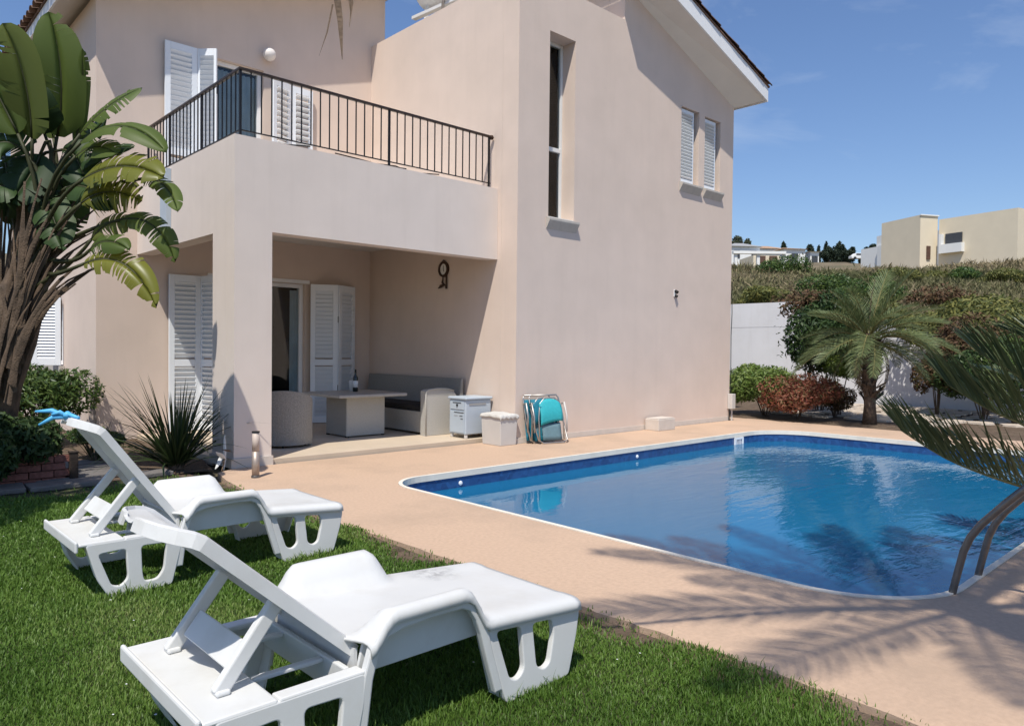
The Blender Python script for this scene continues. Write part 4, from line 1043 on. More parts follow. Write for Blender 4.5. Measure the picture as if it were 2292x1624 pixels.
# bollard lamp
t = thing('bollard_lamp', 'slim steel bollard lamp on the terrace in front of the corner pier', 'lamp', (-3.80, -0.28, 0))
mb = MB(); mb.lathe([(0.036, 0), (0.036, 0.26)], n=18); mb.build('post', 'post_metal', t, smooth=True)
mb = MB(); mb.lathe([(0.034, 0.262), (0.034, 0.445)], n=18); mb.build('diffuser', 'diffuser', t, smooth=True)
mb = MB(); mb.lathe([(0.038, 0.446), (0.038, 0.460)], n=18); mb.build('cap', 'black_plastic', t)
mb = MB(); mb.lathe([(0.043, 0.0), (0.042, 0.02), (0.037, 0.024)], n=18); mb.build('base_ring', 'steel_dull', t)
# meter box and cable at the far corner of the facade
t = thing('cable_box', 'grey cable box with pipes at the far corner of the facade', 'cable box', (5.50, -0.004, 0))
mb = MB(); mb.box(-0.02, 0.10, -0.10, 0.0, 0.22, 0.50); mb.build('box', 'cream_plastic', t, bevel=0.006)
mb = MB(); mb.tube([(0.0, -0.03, 0.0), (0.0, -0.03, 0.22)], 0.012, 6); mb.build('pipe', 'black_plastic', t)
mb = MB(); mb.tube([(0.07, -0.04, 0.0), (0.07, -0.04, 0.22)], 0.016, 6); mb.build('pipe', 'cream_plastic', t)
mb = MB(); mb.tube([(0.055, -0.02, 0.5), (0.053, -0.012, 1.6), (0.06, -0.02, 2.0), (0.055, -0.012, 2.6)], 0.008, 6); mb.build('cable', 'black_plastic', t)

# solar water heater on the flat roof
t = thing('water_heater', 'white solar water heater tank on a steel frame on the flat roof', 'water heater', (0.95, 2.72, 6.52))
mb = MB(); mb.tube([(-0.1, -0.75, 0.95), (-0.1, 0.55, 0.95)], 0.26, 20); mb.build('tank', 'white_paint', t, smooth=False)
for (x, y) in ((-0.30, -0.55), (0.25, -0.55), (-0.30, 0.4), (0.25, 0.4)):
    mb = MB(); mb.bar((x, y, 0), (x * 0.6, y, 0.75), 0.05, 0.05); mb.build('leg', 'aluminium', t)
mb = MB(); mb.bar((-0.34, -0.75, 0.42), (-0.34, 0.6, 0.50), 0.09, 0.05); mb.build('beam', 'aluminium', t)
mb = MB(); mb.bar((0.3, -0.7, 0.15), (1.1, -0.7, 0.75), 0.05, 0.05); mb.bar((0.3, 0.5, 0.15), (1.1, 0.5, 0.75), 0.05, 0.05); mb.build('brace', 'aluminium', t)
mb = MB(); mb.add([(0.25, -0.8, 0.15), (0.25, 0.6, 0.15), (1.15, 0.6, 0.80), (1.15, -0.8, 0.80), (0.27, -0.8, 0.10), (0.27, 0.6, 0.10), (1.17, 0.6, 0.75), (1.17, -0.8, 0.75)], [(0, 1, 2, 3), (7, 6, 5, 4), (0, 4, 5, 1), (1, 5, 6, 2), (2, 6, 7, 3), (3, 7, 4, 0)]); mb.build('panel', 'solar_panel', t)
mb = MB(); mb.tube([(-0.36, -0.6, 0.75), (-0.45, -0.5, 0.62), (-0.40, -0.3, 0.45), (-0.36, -0.25, 0.15)], 0.025, 8); mb.build('hose', 'steel', t, smooth=True)

# pool fittings
t = thing('pool_ladder', 'curved steel pool ladder at the near corner of the pool', 'ladder', (-2.22, -6.1, 0))
for dx in (-0.235, 0.235):
    pts = [(dx, 0.10, -1.0), (dx, 0.08, -0.2), (dx, 0.02, 0.10), (dx, -0.01, 0.24), (dx, -0.04, 0.32), (dx, -0.09, 0.40), (dx, -0.20, 0.53), (dx, -0.32, 0.66), (dx, -0.42, 0.72), (dx, -0.54, 0.70), (dx, -0.62, 0.60), (dx, -0.64, 0.45), (dx, -0.64, 0.0)]
    mb = MB(); mb.tube(pts, 0.0195, 12); mb.build('rail', 'steel_dull', t, smooth=True)
    mb = MB(); mb.lathe([(0.05, 0), (0.048, 0.012), (0.03, 0.016)], (dx, -0.64, 0.0), 14); mb.build('flange', 'steel', t)
for z in (-0.35, -0.65, -0.95):
    mb = MB(); mb.box(-0.235, 0.235, 0.05, 0.13, z, z + 0.025); mb.build('tread', 'steel_dull', t, bevel=0.004)
t = thing('pool_skimmer', 'white framed skimmer opening in the far pool wall', 'skimmer', (3.66, -1.282, -0.135))
solid(*vplate_y(rect(-0.13, 0.13, -0.10, 0.075), [rect(-0.085, 0.085, -0.065, 0.045)], -0.02, 0.02), 'frame', 'white_paint', t)
mb = MB(); mb.box(-0.083, 0.083, -0.008, -0.004, -0.063, 0.043); mb.build('opening', 'pool_tile', t)
for x in (-0.04, 0.0, 0.04):
    mb = MB(); mb.box(x - 0.004, x + 0.004, -0.018, -0.009, -0.063, 0.043); mb.build('bar', 'white_paint', t)
for x in (1.05, -2.0):
    t = thing('pool_inlet', 'round white water inlet in the pool wall, ' + ('nearer the skimmer' if x > 0 else 'beside the rounded corner nearest the patio'), 'pool inlet', (x, -1.282, -0.125), group='pool wall inlets')
    mb = MB(); mb.tube([(0, 0.03, 0), (0, -0.002, 0), (0, -0.006, 0)], [0.024, 0.024, 0.02], 16); mb.build('cap', 'white_paint', t)
    mb = MB(); mb.tube([(0, -0.0065, 0), (0, -0.012, 0)], [0.011, 0.008], 12); mb.build('nozzle', 'white_paint', t)

# folded clothes rack lying behind the balcony rail, its dark feet showing over the parapet
t = thing('clothes_rack', 'folded black wire clothes rack lying behind the balcony railing', 'clothes rack', (-2.2, 0.56, 3.55))
for (x0_, y0_, z0_, x1_, y1_, z1_) in ((-0.95, 0.02, 0.03, -0.62, -0.06, 0.05), (-0.50, 0.0, 0.01, -0.22, 0.0, 0.015), (-0.25, 0.03, 0.06, 0.02, -0.04, 0.03), (0.02, -0.04, 0.03, 0.22, -0.06, 0.012), (0.15, 0.02, 0.02, 0.62, 0.03, 0.06), (0.62, 0.03, 0.06, 0.70, -0.05, 0.01), (0.45, -0.05, 0.012, 0.72, -0.05, 0.03), (0.95, -0.05, 0.012, 1.28, 0.0, 0.06)):
    mb = MB(); mb.tube([(x0_, y0_, z0_), (x1_, y1_, z1_)], 0.008, 6); mb.build('rod', 'iron', t)

# ------------------------------------------------------------------ plants
def leaf_cloud(name, parent, c, rad, n, size, m, lumps=9, seed=1, flat=0.0, aspect=1.7, zmin=0.0, shellk=0.55, spiky=0.0):
    "loose leaves spread through a lumpy volume; coordinates local to the parent"
    g = np.random.default_rng(seed)
    # lumps sit on the ellipsoid, leaves on the lumps' shells
    d = g.normal(size=(lumps, 3)); d /= np.linalg.norm(d, axis=1)[:, None]
    if zmin >= 0: d[:, 2] = np.abs(d[:, 2]) * 0.9 - 0.15
    lc = d * g.uniform(0.35, 0.72, (lumps, 1)); lr = g.uniform(0.30, 0.50, lumps)
    k = g.integers(0, lumps, n)
    q = g.normal(size=(n, 3)); q /= np.linalg.norm(q, axis=1)[:, None]
    rr = g.uniform(shellk, 1.0, (n, 1)) ** 0.6 * (1 + spiky * g.exponential(0.3, (n, 1)) * (g.random((n, 1)) < 0.15))
    P = (lc[k] + q * rr * lr[k][:, None]) * np.array(rad) + np.array(c)
    P[:, 2] = np.maximum(P[:, 2], zmin + g.uniform(0, 0.05, n) * rad[2])
    nn = q * 0.7 + g.normal(size=(n, 3)) * 0.6 + np.array([0, 0, 0.35 + flat]); nn /= np.linalg.norm(nn, axis=1)[:, None]
    t = g.normal(size=(n, 3)); t -= nn * (t * nn).sum(1)[:, None]; t /= np.linalg.norm(t, axis=1)[:, None]
    b = np.cross(nn, t)
    s = size * g.uniform(0.6, 1.35, (n, 1))
    a = aspect
    V = np.stack([P - t * s * a, P - b * s * 0.55 + nn * s * 0.12, P + t * s * a, P + b * s * 0.55 + nn * s * 0.12], 1).reshape(-1, 3)
    F = np.arange(4 * n).reshape(n, 4)
    F = np.concatenate([F[:, [0, 1, 2]], F[:, [0, 2, 3]]], 0)
    o = put(name, np_mesh(name, V, F, m, 3), parent)
    return o

def stems(parent, n, h, spread, r=0.012, m='bark', seed=3, name='stem'):
    g = random.Random(seed)
    for i in range(n):
        a = g.uniform(0, 6.28); s = g.uniform(0.2, 1) * spread
        mb = MB(); mb.tube([(0.15 * s * math.cos(a), 0.15 * s * math.sin(a), 0), (0.5 * s * math.cos(a), 0.5 * s * math.sin(a), h * 0.5), (s * math.cos(a + 0.3), s * math.sin(a + 0.3), h)], [r, r * 0.8, r * 0.4], 5)
        mb.build(name, m, parent)

def shrub(label, x, y, Z, rx, rz, n, size, m, seed, cat='shrub', ry=None, ground=0.0, core='leaf_dark', lumps=10, spiky=0.0, name='shrub'):
    p = at(x, y, Z); px = Z / FPX
    t = thing(name, label, cat, (p.x, p.y, ground))
    RX, RZ = rx * px, rz * px; RY = ry if ry else RX
    cz = max(p.z - ground, RZ * 0.6)
    leaf_cloud('foliage', t, (0, 0, cz), (RX * 1.28, RY * 1.28, RZ * 1.28), int(n * 1.35), size, m, lumps, seed, spiky=spiky)
    stems(t, 6, cz, RX * 0.6, 0.014, seed=seed)
    return t

# ---- giant white bird of paradise beside the house
t = thing('bird_of_paradise_tree', 'tall bird of paradise tree with torn paddle leaves beside the house', 'tree')
TREE = t; t.location = (0, 0, 0)
b0 = at(-22, 1086, 7.0); t.location = (b0.x, b0.y, 0); OFF = Vector((b0.x, b0.y, 0))
tp = [at(-22, 1090, 7.0), at(-15, 980, 7.0), at(0, 860, 7.0), at(22, 760, 7.0), at(50, 660, 7.0), at(70, 580, 7.0)]
mb = MB(); mb.tube([p - OFF for p in tp], [0.19, 0.17, 0.18, 0.22, 0.20, 0.12], 14); mb.build('trunk', 'sheath', t, smooth=True)
g = random.Random(5)
for i in range(74):
    ang = R(g.triangular(-14, 52, 24)); Ls = g.uniform(230, 430); k = g.random()
    sx, sy = -34 + 62 * g.random() + 30 * k, 905 - 150 * k
    ex, ey = sx + math.sin(ang) * Ls * 0.75, sy - math.cos(ang) * Ls
    dep = g.uniform(-0.26, 0.12)
    s = at(sx, sy, 6.95 + dep * 0.7) - OFF; e = at(ex, ey, 6.93 + dep) - OFF
    mid = at(sx + math.sin(ang * 0.5) * Ls * 0.28, sy - Ls * 0.55, 6.92 + dep) - OFF
    w = g.uniform(0.022, 0.052); d = (e - s).normalized(); sd = d.cross(Vector((-f0.x, -f0.y, 0.2))).normalized()
    P = []
    for j in range(7):
        q = j / 6; cc = s * (1 - q) ** 2 + mid * 2 * q * (1 - q) + e * q * q
        ww = w * (1 - 0.8 * q) * (1 + 0.25 * math.sin(j * 2.1 + i)); bo = Vector((-f0.x, -f0.y, 0)) * ww * 0.6
        P.append([cc - sd * ww, cc + bo, cc + sd * ww])
    mb = MB(); mb.grid(P); mb.build('dead_leaf_base', 'sheath' if i % 4 else 'dry_leaf', t, smooth=True, recalc=False)

def paddle_leaf(parent, B, C, T, hw, nh, m, tear=0.3, n=18, fold=0.35, curl=0.5, stalk=None, seed=1, ragged=0.1):
    g = random.Random(seed)
    tc = Vector((-f0.x, -f0.y, 0)); nrm = (up0 * nh[0] + tc * nh[1] + r0 * nh[2]).normalized()
    bz = lambda q: B * (1 - q) ** 2 + C * 2 * q * (1 - q) + T * q * q
    dz = lambda q: ((C - B) * 2 * (1 - q) + (T - C) * 2 * q).normalized()
    def wd(q):
        a = min(1, (q + 0.02) / 0.14) ** 0.6; b = max(0.0, 1 - max(0, (q - 0.55) / 0.45) ** 2.0)
        return hw * a * (b ** 0.75)
    mb = MB()
    for side in (-1, 1):
        gaps = [0.0] + [(g.choice((g.uniform(0.003, 0.010), g.uniform(0.012, 0.034))) if g.random() < tear * 0.75 else 0.0) for _ in range(n - 1)] + [0.0]
        sway = [g.uniform(-0.12, 0.12) for _ in range(n)]
        cut = [1 - (g.uniform(0, 0.35) if g.random() < ragged else 0) for _ in range(n)]
        for i in range(n):
            q0, q1 = i / n, (i + 1) / n
            torn = gaps[i] > 0 or gaps[i + 1] > 0
            P = []
            for j in range(5):
                a = j / 4
                row = []
                for (q, gsh) in ((q0, gaps[i] * a), (q1, -gaps[i + 1] * a)):
                    qq = min(max(q + gsh, 0), 1)
                    d = dz(q); s = d.cross(nrm).normalized() * side; nn = s.cross(d).normalized() * side
                    if nn.dot(nrm) < 0: nn = -nn
                    w = wd(qq) * a * (cut[i] if torn else 1)
                    sw = sway[i] * a * a if torn else 0
                    # veins run forward; the half blade first rises from the rib, then hangs
                    p = bz(qq) + d * w * 0.22 + s * w * math.cos(fold) + nn * w * (math.sin(fold) - curl * a) + up0 * (sw * hw) + d * sw * hw * 0.4
                    row.append(p)
                P.append(row)
            mb.grid(P)
    me = mb.mesh('leaf', m, True)
    bm = bmesh.new(); bm.from_mesh(me); bmesh.ops.remove_doubles(bm, verts=bm.verts, dist=0.0008); bm.to_mesh(me); bm.free()
    o = put('leaf', me, parent)
    pts = [bz(q / 8) - nrm * 0.004 for q in range(9)]
    mb = MB(); mb.tube(pts, [0.014 * (1 - 0.85 * q / 8) for q in range(9)], 6); mb.build('midrib', 'petiole', o, smooth=True)
    if stalk is not None:
        d = dz(0); c = B - d * (stalk - B).length * 0.5
        pts = [stalk * (1 - q) ** 2 + c * 2 * q * (1 - q) + B * q * q for q in [k / 7 for k in range(8)]]
        mb = MB(); mb.tube(pts, [0.026 - 0.012 * k / 7 for k in range(8)], 7); mb.build('stalk', 'petiole', o, smooth=True)
    return o
# print x, y of blade base, bend, tip; distance; half width; facing (up, to viewer, side); tint; tears
LV = [((128, 305), (155, 160), (108, 26), 7.0, 52, (0.1, 1, 0.45), 'leaf_big', 0.06, 0.15),
      ((120, 310), (95, 180), (118, 32), 7.15, 40, (0.1, 1, -0.5), 'leaf_big', 0.05, 0.1),
      ((72, 310), (70, 170), (5, 52), 6.75, 64, (0.1, 1, -0.2), 'leaf_big', 0.08, 0.2),
      ((40, 300), (-15, 190), (-70, 90), 6.7, 60, (0.1, 1, 0.1), 'leaf_big', 0.1, 0.2),
      ((180, 300), (235, 232), (318, 196), 6.85, 40, (1, 0.9, -0.2), 'leaf_big', 0.55, 0.5),
      ((182, 318), (280, 235), (373, 342), 6.6, 42, (1, 0.75, 0.1), 'leaf_big', 0.15, 0.5),
      ((188, 400), (280, 345), (366, 398), 6.5, 48, (0.7, 1, 0), 'leaf_yellow', 0.3, 0.4),
      ((182, 455), (240, 405), (318, 450), 6.55, 50, (0.35, 1, 0), 'leaf_yellow', 0.5, 0.6),
      ((318, 400), (378, 395), (398, 474), 6.55, 26, (0.8, 0.8, 0.2), 'leaf_big', 0.3, 0.5),
      ((205, 535), (245, 478), (305, 500), 6.7, 36, (0.6, 1, 0), 'leaf_big', 0.6, 0.6),
      ((270, 492), (355, 470), (392, 586), 6.6, 32, (0.7, 0.9, 0.2), 'leaf_big', 0.5, 0.5),
      ((188, 590), (290, 545), (350, 688), 6.5, 36, (0.6, 1, 0), 'leaf_yellow', 0.5, 0.5),
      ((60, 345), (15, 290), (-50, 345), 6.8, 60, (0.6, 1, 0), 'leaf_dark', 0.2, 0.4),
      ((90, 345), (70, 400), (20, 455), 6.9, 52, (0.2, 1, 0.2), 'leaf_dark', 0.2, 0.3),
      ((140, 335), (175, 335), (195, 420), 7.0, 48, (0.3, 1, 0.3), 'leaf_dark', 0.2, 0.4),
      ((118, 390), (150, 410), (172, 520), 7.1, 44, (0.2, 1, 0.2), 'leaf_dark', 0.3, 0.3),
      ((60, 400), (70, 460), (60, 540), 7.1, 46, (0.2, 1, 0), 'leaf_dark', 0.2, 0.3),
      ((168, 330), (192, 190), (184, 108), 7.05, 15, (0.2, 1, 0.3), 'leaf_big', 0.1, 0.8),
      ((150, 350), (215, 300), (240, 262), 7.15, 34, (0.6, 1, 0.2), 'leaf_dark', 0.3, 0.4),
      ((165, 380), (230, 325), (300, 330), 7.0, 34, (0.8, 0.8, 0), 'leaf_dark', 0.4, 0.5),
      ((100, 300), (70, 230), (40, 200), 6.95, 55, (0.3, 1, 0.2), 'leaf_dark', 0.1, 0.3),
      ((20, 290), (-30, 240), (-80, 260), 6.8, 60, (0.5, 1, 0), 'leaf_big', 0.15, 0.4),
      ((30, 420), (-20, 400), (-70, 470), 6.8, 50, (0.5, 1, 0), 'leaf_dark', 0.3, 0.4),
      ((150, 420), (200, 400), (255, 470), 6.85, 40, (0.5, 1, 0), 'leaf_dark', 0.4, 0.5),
      ((90, 430), (120, 470), (140, 560), 6.95, 44, (0.3, 1, 0.2), 'leaf_dark', 0.3, 0.4),
      ((170, 350), (215, 310), (262, 345), 6.75, 36, (0.7, 1, 0), 'leaf_big', 0.3, 0.5),
      ((10, 350), (25, 420), (10, 500), 7.0, 50, (0.3, 1, 0.2), 'leaf_dark', 0.2, 0.4),
      ((200, 560), (235, 520), (290, 560), 6.6, 30, (0.6, 1, 0), 'leaf_big', 0.6, 0.6)]
for i, (b, c, e, Z, hw, nh, m, tear, curl) in enumerate(LV):
    g = random.Random(i)
    B = at(*b, Z) - OFF; Cc = at(*c, Z - g.uniform(0.0, 0.25)) - OFF; T = at(*e, Z - g.uniform(-0.1, 0.35)) - OFF
    st = at(40 + 75 * g.random(), 560 + 110 * g.random(), 6.95 + g.uniform(-0.12, 0.12)) - OFF
    paddle_leaf(t, B, Cc, T, hw * Z / FPX, nh, m, tear, curl=curl, stalk=st, seed=i + 3)

# ---- spiky sword-leaved clumps
def sword(L_, w, bend, seed):
    g = random.Random(seed); P = []
    for j in range(7):
        q = j / 6; ww = w * (1 - q ** 2.2) * (0.55 + 0.45 * min(1, q * 4)); x = L_ * q * math.cos(bend * q * 0.6); z = -L_ * q * math.sin(bend * q * q * 0.6)
        P.append([(x, -ww, z + ww * 0.5), (x, 0, z), (x, ww, z + ww * 0.5)])
    mb = MB(); mb.grid(P); return mb.mesh('blade', 'spike', True)
SW = [sword(0.95, 0.013, b, i) for i, b in enumerate((0.05, 0.25, 0.5, 0.8, 1.2))]
def spiky(label, loc, n, sc, seed, lean=(0, 0)):
    t = thing('spiky_plant', label, 'plant', loc); g = random.Random(seed)
    for i in range(n):
        az = g.uniform(0, 2 * math.pi); el = R(g.triangular(12, 88, 62))
        k = 0 if el > R(72) else g.choice((0, 1, 1, 2, 2, 3)) if el > R(40) else g.choice((1, 2, 3, 4))
        o = put('blade', SW[k], t, loc=(0.05 * math.cos(az), 0.05 * math.sin(az), g.uniform(0, 0.06)))
        o.rotation_euler = (g.uniform(-0.5, 0.5), -el, az); s = sc * g.uniform(0.7, 1.15); o.scale = (s, s * g.uniform(0.8, 1.3), s)
    mb = MB(); mb.lathe([(0.07, 0), (0.08, 0.06), (0.05, 0.12)], n=10); mb.build('crown_base', 'dry_leaf', t)
    return t
spiky('large dark clump of sword shaped leaves beside the corner pier', (-4.22, 0.72, 0), 150, 0.98, 1)
spiky('small low clump of sword leaves between lounger and round shrub', (-4.75, 1.62, 0), 46, 0.55, 2)

# shrubs by the left wall
shrub('round clipped dark green shrub under the arched window', 92, 895, 9.4, 105, 92, 9000, 0.022, 'leaf_box', 11)
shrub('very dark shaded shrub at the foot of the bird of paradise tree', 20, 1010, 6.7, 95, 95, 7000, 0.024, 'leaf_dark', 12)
shrub('low dark weedy plants behind the far lounger back', 205, 985, 8.3, 60, 30, 2500, 0.018, 'leaf_box', 13)

# paving, planter and post left of the far lounger
ps = [(-5.30, 0.36, 0.62, 0.30), (-4.98, 0.75, 0.55, 0.32), (-4.85, 1.15, 0.55, 0.34), (-4.80, 1.55, 0.5, 0.3), (-5.35, 0.72, 0.3, 0.3), (-5.75, 0.42, 0.26, 0.36), (-4.55, 0.45, 0.36, 0.22)]
sp_ = thing('garden_paving', 'dark weathered paving slabs on the bed left of the far lounger', 'paving', (-5.1, 0.9, 0))
for (x, y, a, b) in ps:
    mb = MB(); mb.box(-a / 2, a / 2, -b / 2, b / 2, 0, 0.045); o = mb.build('slab', 'paver', sp_, bevel=0.01); o.location = (x + 5.1, y - 0.9, 0); o.rotation_euler = (0, 0, random.uniform(-0.12, 0.12))
pl = thing('brick_planter', 'low dark red brick planter edge in the shade behind the far lounger', 'planter', (-5.42, 0.62, 0.0))
bk = MB(); bk.box(-0.095, 0.095, -0.045, 0.045, 0, 0.058); bk_me = bk.mesh('brick', 'brick_red')
for c in range(4):
    for i in range(3):
        o = put('brick', bk_me, pl, loc=(-0.34 + i * 0.2 + (0.1 if c % 2 else 0), random.uniform(-0.006, 0.006), c * 0.066)); o.rotation_euler = (0, 0, random.uniform(-0.03, 0.03))
t = thing('wooden_post', 'short dark wooden post beside the brick planter', 'post', (-5.20, 0.58, 0))
mb = MB(); mb.box(-0.035, 0.035, -0.035, 0.035, 0, 0.275); mb.build('post_body', 'wood_dark', t, bevel=0.005)
mb = MB(); mb.box(-0.04, 0.04, -0.04, 0.04, 0.276, 0.29); mb.build('post_cap', 'wood_dark', t, bevel=0.004)

# dried leaves fallen against the pier
t = thing('dried_leaves', 'bleached dry leaves propped against the foot of the corner pier', 'dry leaves', (-3.86, 0.36, 0))
for i, (a, b, w) in enumerate([((0.0, 0.0, 0.0), (0.02, 0.02, 0.36), 0.02), ((-0.10, -0.04, 0.20), (0.04, 0.0, 0.10), 0.022), ((-0.09, 0.0, 0.02), (0.0, 0.02, 0.17), 0.025), ((-0.03, -0.03, 0.22), (0.08, -0.05, 0.19), 0.01), ((-0.05, -0.06, 0.0), (0.01, 0.0, 0.12), 0.012)]):
    a, b = Vector(a), Vector(b); d = (b - a).normalized(); s = d.cross(Vector((-f0.x, -f0.y, 0.1))).normalized()
    P = [[a.lerp(b, q) - s * w * math.sin(math.pi * min(0.97, q + 0.06)) + r0 * 0.01 * math.sin(q * 5), a.lerp(b, q) + Vector((-f0.x, -f0.y, 0)) * 0.01, a.lerp(b, q) + s * w * math.sin(math.pi * min(0.97, q + 0.06))] for q in [k / 6 for k in range(7)]]
    mb = MB(); mb.grid(P); mb.build('leaf', 'paper_label' if i < 3 else 'dry_leaf', t, smooth=True, recalc=False)

# ---- feather palms
def frond_mesh(L_, n, ll, droop, m, seed, vee=0.5, fw=52, wl=0.010, start=0.12, gap=0.0):
    g = random.Random(seed); mb = MB()
    def c(q): return Vector((L_ * q * (1 - 0.10 * droop * q), 0, L_ * (0.10 * q - droop * q * q * 0.75)))
    for i in range(n):
        q = start + (1 - start) * (i + g.uniform(-0.2, 0.2)) / n; q = min(max(q, 0), 0.995)
        p = c(q); d = (c(min(1, q + 0.02)) - c(max(0, q - 0.02))).normalized()
        up = Vector((-d.z, 0, d.x))
        prof = math.sin(math.pi * min(1, (q - start) / (1 - start) * 0.86 + 0.12)) ** 0.6
        for s in (-1, 1):
            l = ll * prof * g.uniform(0.8, 1.1); f = R(fw + g.uniform(-8, 8)) * (1 - 0.35 * q)
            dr = d * math.cos(f) + (Vector((0, s, 0)) * math.cos(vee) + up * math.sin(vee)) * math.sin(f)
            e1 = p + dr * l * 0.5; e2 = p + dr * l + Vector((0, 0, -1)) * l * g.uniform(0.05, 0.30)
            wv = d.cross(dr).cross(dr).normalized() * wl * (0.7 + 0.3 * prof)
            k = len(mb.v)
            mb.add([p - wv * 0.6, p + wv * 0.6, e1 + wv, e1 - wv, e2], [(0, 1, 2, 3), (3, 2, 4)])
    me = mb.mesh('frond', m)
    rb = MB(); rb.tube([c(q / 10) for q in range(11)], [0.014 * L_ * (1 - 0.88 * q / 10) for q in range(11)], 5)
    rme = rb.mesh('frond_rib', 'frond_rib', True)
    return me, rme
def add_frond(parent, fm, loc, az, el, sc, roll=0.0):
    o = put('frond', fm[0], parent, loc=loc); o.rotation_mode = 'XYZ'
    o.rotation_euler = (roll, -el, az); o.scale = (sc, sc, sc)
    put('frond_rib', fm[1], o)
    return o

# small palm past the far end of the pool
FM = [frond_mesh(1.35, 60, 0.40, d, 'frond', 20 + i, wl=0.0062) for i, d in enumerate((0.30, 0.62, 0.86))]
FD = [frond_mesh(1.05, 34, 0.34, 1.0, 'frond_dry', 30, wl=0.009)]
t = thing('small_palm', 'small feather palm with shaggy trunk past the far end of the pool', 'palm tree', (6.95, -2.02, 0))
mb = MB(); mb.tube([(0, 0, 0), (0.0, 0, 0.35), (0.02, 0.02, 0.8), (-0.02, 0.05, 1.65)], [0.13, 0.10, 0.11, 0.10], 12); mb.build('trunk', 'bark', t, smooth=True)
g = random.Random(4)
bt = MB(); bt.add([(0, -0.035, 0), (0, 0.035, 0), (0.10, 0.02, 0.13), (0.10, -0.02, 0.13), (0.03, 0.0, 0.02)], [(0, 1, 2, 3), (0, 3, 4), (1, 4, 2)]); bt_me = bt.mesh('old_leaf_base', 'bark')
for i in range(110):
    a = g.uniform(0, 6.28); z = 0.42 + 1.05 * i / 110; rr = 0.095 + 0.02 * math.sin(math.pi * i / 110)
    o = put('old_leaf_base', bt_me, t, loc=(rr * math.cos(a), rr * math.sin(a), z)); o.rotation_euler = (0, g.uniform(-0.3, 0.5), a); s = g.uniform(0.9, 1.6); o.scale = (s, s, s)
for i in range(40):
    az = i * 2.39996 + g.uniform(-0.2, 0.2); k = i / 39; el = R(62 - 66 * k + g.uniform(-8, 8))
    add_frond(t, FM[0] if k < 0.08 else FM[1] if k < 0.45 else FM[2], (0.04 * math.cos(az), 0.05 + 0.04 * math.sin(az), 1.60 - 0.16 * k), az, el, g.uniform(0.78, 1.05), g.uniform(-0.3, 0.3))
for i in range(9):
    az = i * 0.7 + g.uniform(-0.2, 0.2); add_frond(t, FD[0], (0.06 * math.cos(az), 0.06 * math.sin(az), 1.48), az, R(-38 - g.uniform(0, 25)), g.uniform(0.6, 0.85))
mb = MB(); mb.tube([(0, 0.05, 1.7), (0.02, 0.02, 2.3), (0.0, -0.05, 2.62)], [0.012, 0.008, 0.003], 5); mb.build('flower_stalk', 'dry_leaf', t)

# young palm just past the ladder, fronds hanging over the pool
pb = at(2520, 1150, 4.7); PL = Vector((pb.x, pb.y, 0))
t = thing('young_palm', 'young feather palm at the pool edge with long fronds arching over the water', 'palm tree', (pb.x, pb.y, 0))
mb = MB(); mb.tube([(0, 0, 0), (0, 0, 0.25), (0, 0, 0.45)], [0.16, 0.17, 0.10], 12); mb.build('trunk', 'bark', t, smooth=True)
def custom_frond(parent, pts, ll, n, up_bias, m, seed, wl=0.0075, fw=44, q0=0.12):
    g = random.Random(seed); mb = MB()
    P = [p for p in pts]
    def c(q):
        x = q * (len(P) - 1); i = min(int(x), len(P) - 2); u = x - i
        p0, p1, p2, p3 = P[max(i - 1, 0)], P[i], P[i + 1], P[min(i + 2, len(P) - 1)]
        return 0.5 * ((2 * p1) + (p2 - p0) * u + (2 * p0 - 5 * p1 + 4 * p2 - p3) * u * u + (3 * p1 - p0 - 3 * p2 + p3) * u ** 3)
    for i in range(n):
        q = q0 + (0.99 - q0) * (i + g.uniform(-0.25, 0.25)) / n
        p = c(q); d = (c(min(1, q + 0.02)) - c(max(0, q - 0.02))).normalized()
        s0 = d.cross(up0).normalized(); upn = s0.cross(d).normalized()
        prof = math.sin(math.pi * min(1, q * 0.80 + 0.16)) ** 0.5
        for s in (-1, 1):
            f = R(fw + g.uniform(-7, 7)) * (1 - 0.45 * q); l = ll * prof * g.uniform(0.8, 1.1)
            v = up_bias + g.uniform(-0.12, 0.12)
            dr = d * math.cos(f) + (s0 * s * math.cos(v) + upn * math.sin(v)) * math.sin(f)
            pts_ = [p, p + dr * l * 0.35, p + dr * l * 0.7 + Vector((0, 0, -1)) * l * 0.02, p + dr * l + Vector((0, 0, -1)) * l * g.uniform(0.03, 0.12)]
            wv = d.cross(dr).normalized().cross(dr).normalized()
            wv = (wv + s0 * g.uniform(-0.5, 0.5)).normalized() * wl
            mb.add([pts_[0] - wv * 0.5, pts_[0] + wv * 0.5, pts_[1] + wv, pts_[1] - wv, pts_[2] + wv * 0.8, pts_[2] - wv * 0.8, pts_[3]], [(0, 1, 2, 3), (3, 2, 4, 5), (5, 4, 6)])
    o = mb.build('frond', m, parent, recalc=False)
    rb = MB(); rb.tube([c(q / 14) for q in range(15)], [0.013 * (1 - 0.85 * q / 14) for q in range(15)], 6); rb.build('frond_rib', 'frond_rib', o, smooth=True)
    return o
A = lambda x, y, Z: at(x, y, Z) - PL
custom_frond(t, [A(2500, 1130, 4.65), A(2400, 1118, 4.5), A(2292, 1090, 4.4), A(2200, 1060, 4.32), A(2110, 1022, 4.28), A(2015, 962, 4.3)], 0.62, 84, 1.0, 'frond_dark', 1, wl=0.006)
custom_frond(t, [A(2500, 1110, 4.75), A(2410, 1020, 4.7), A(2310, 960, 4.7), A(2210, 915, 4.7), A(2120, 860, 4.75)], 0.66, 74, 0.95, 'frond_dark', 2, wl=0.006)
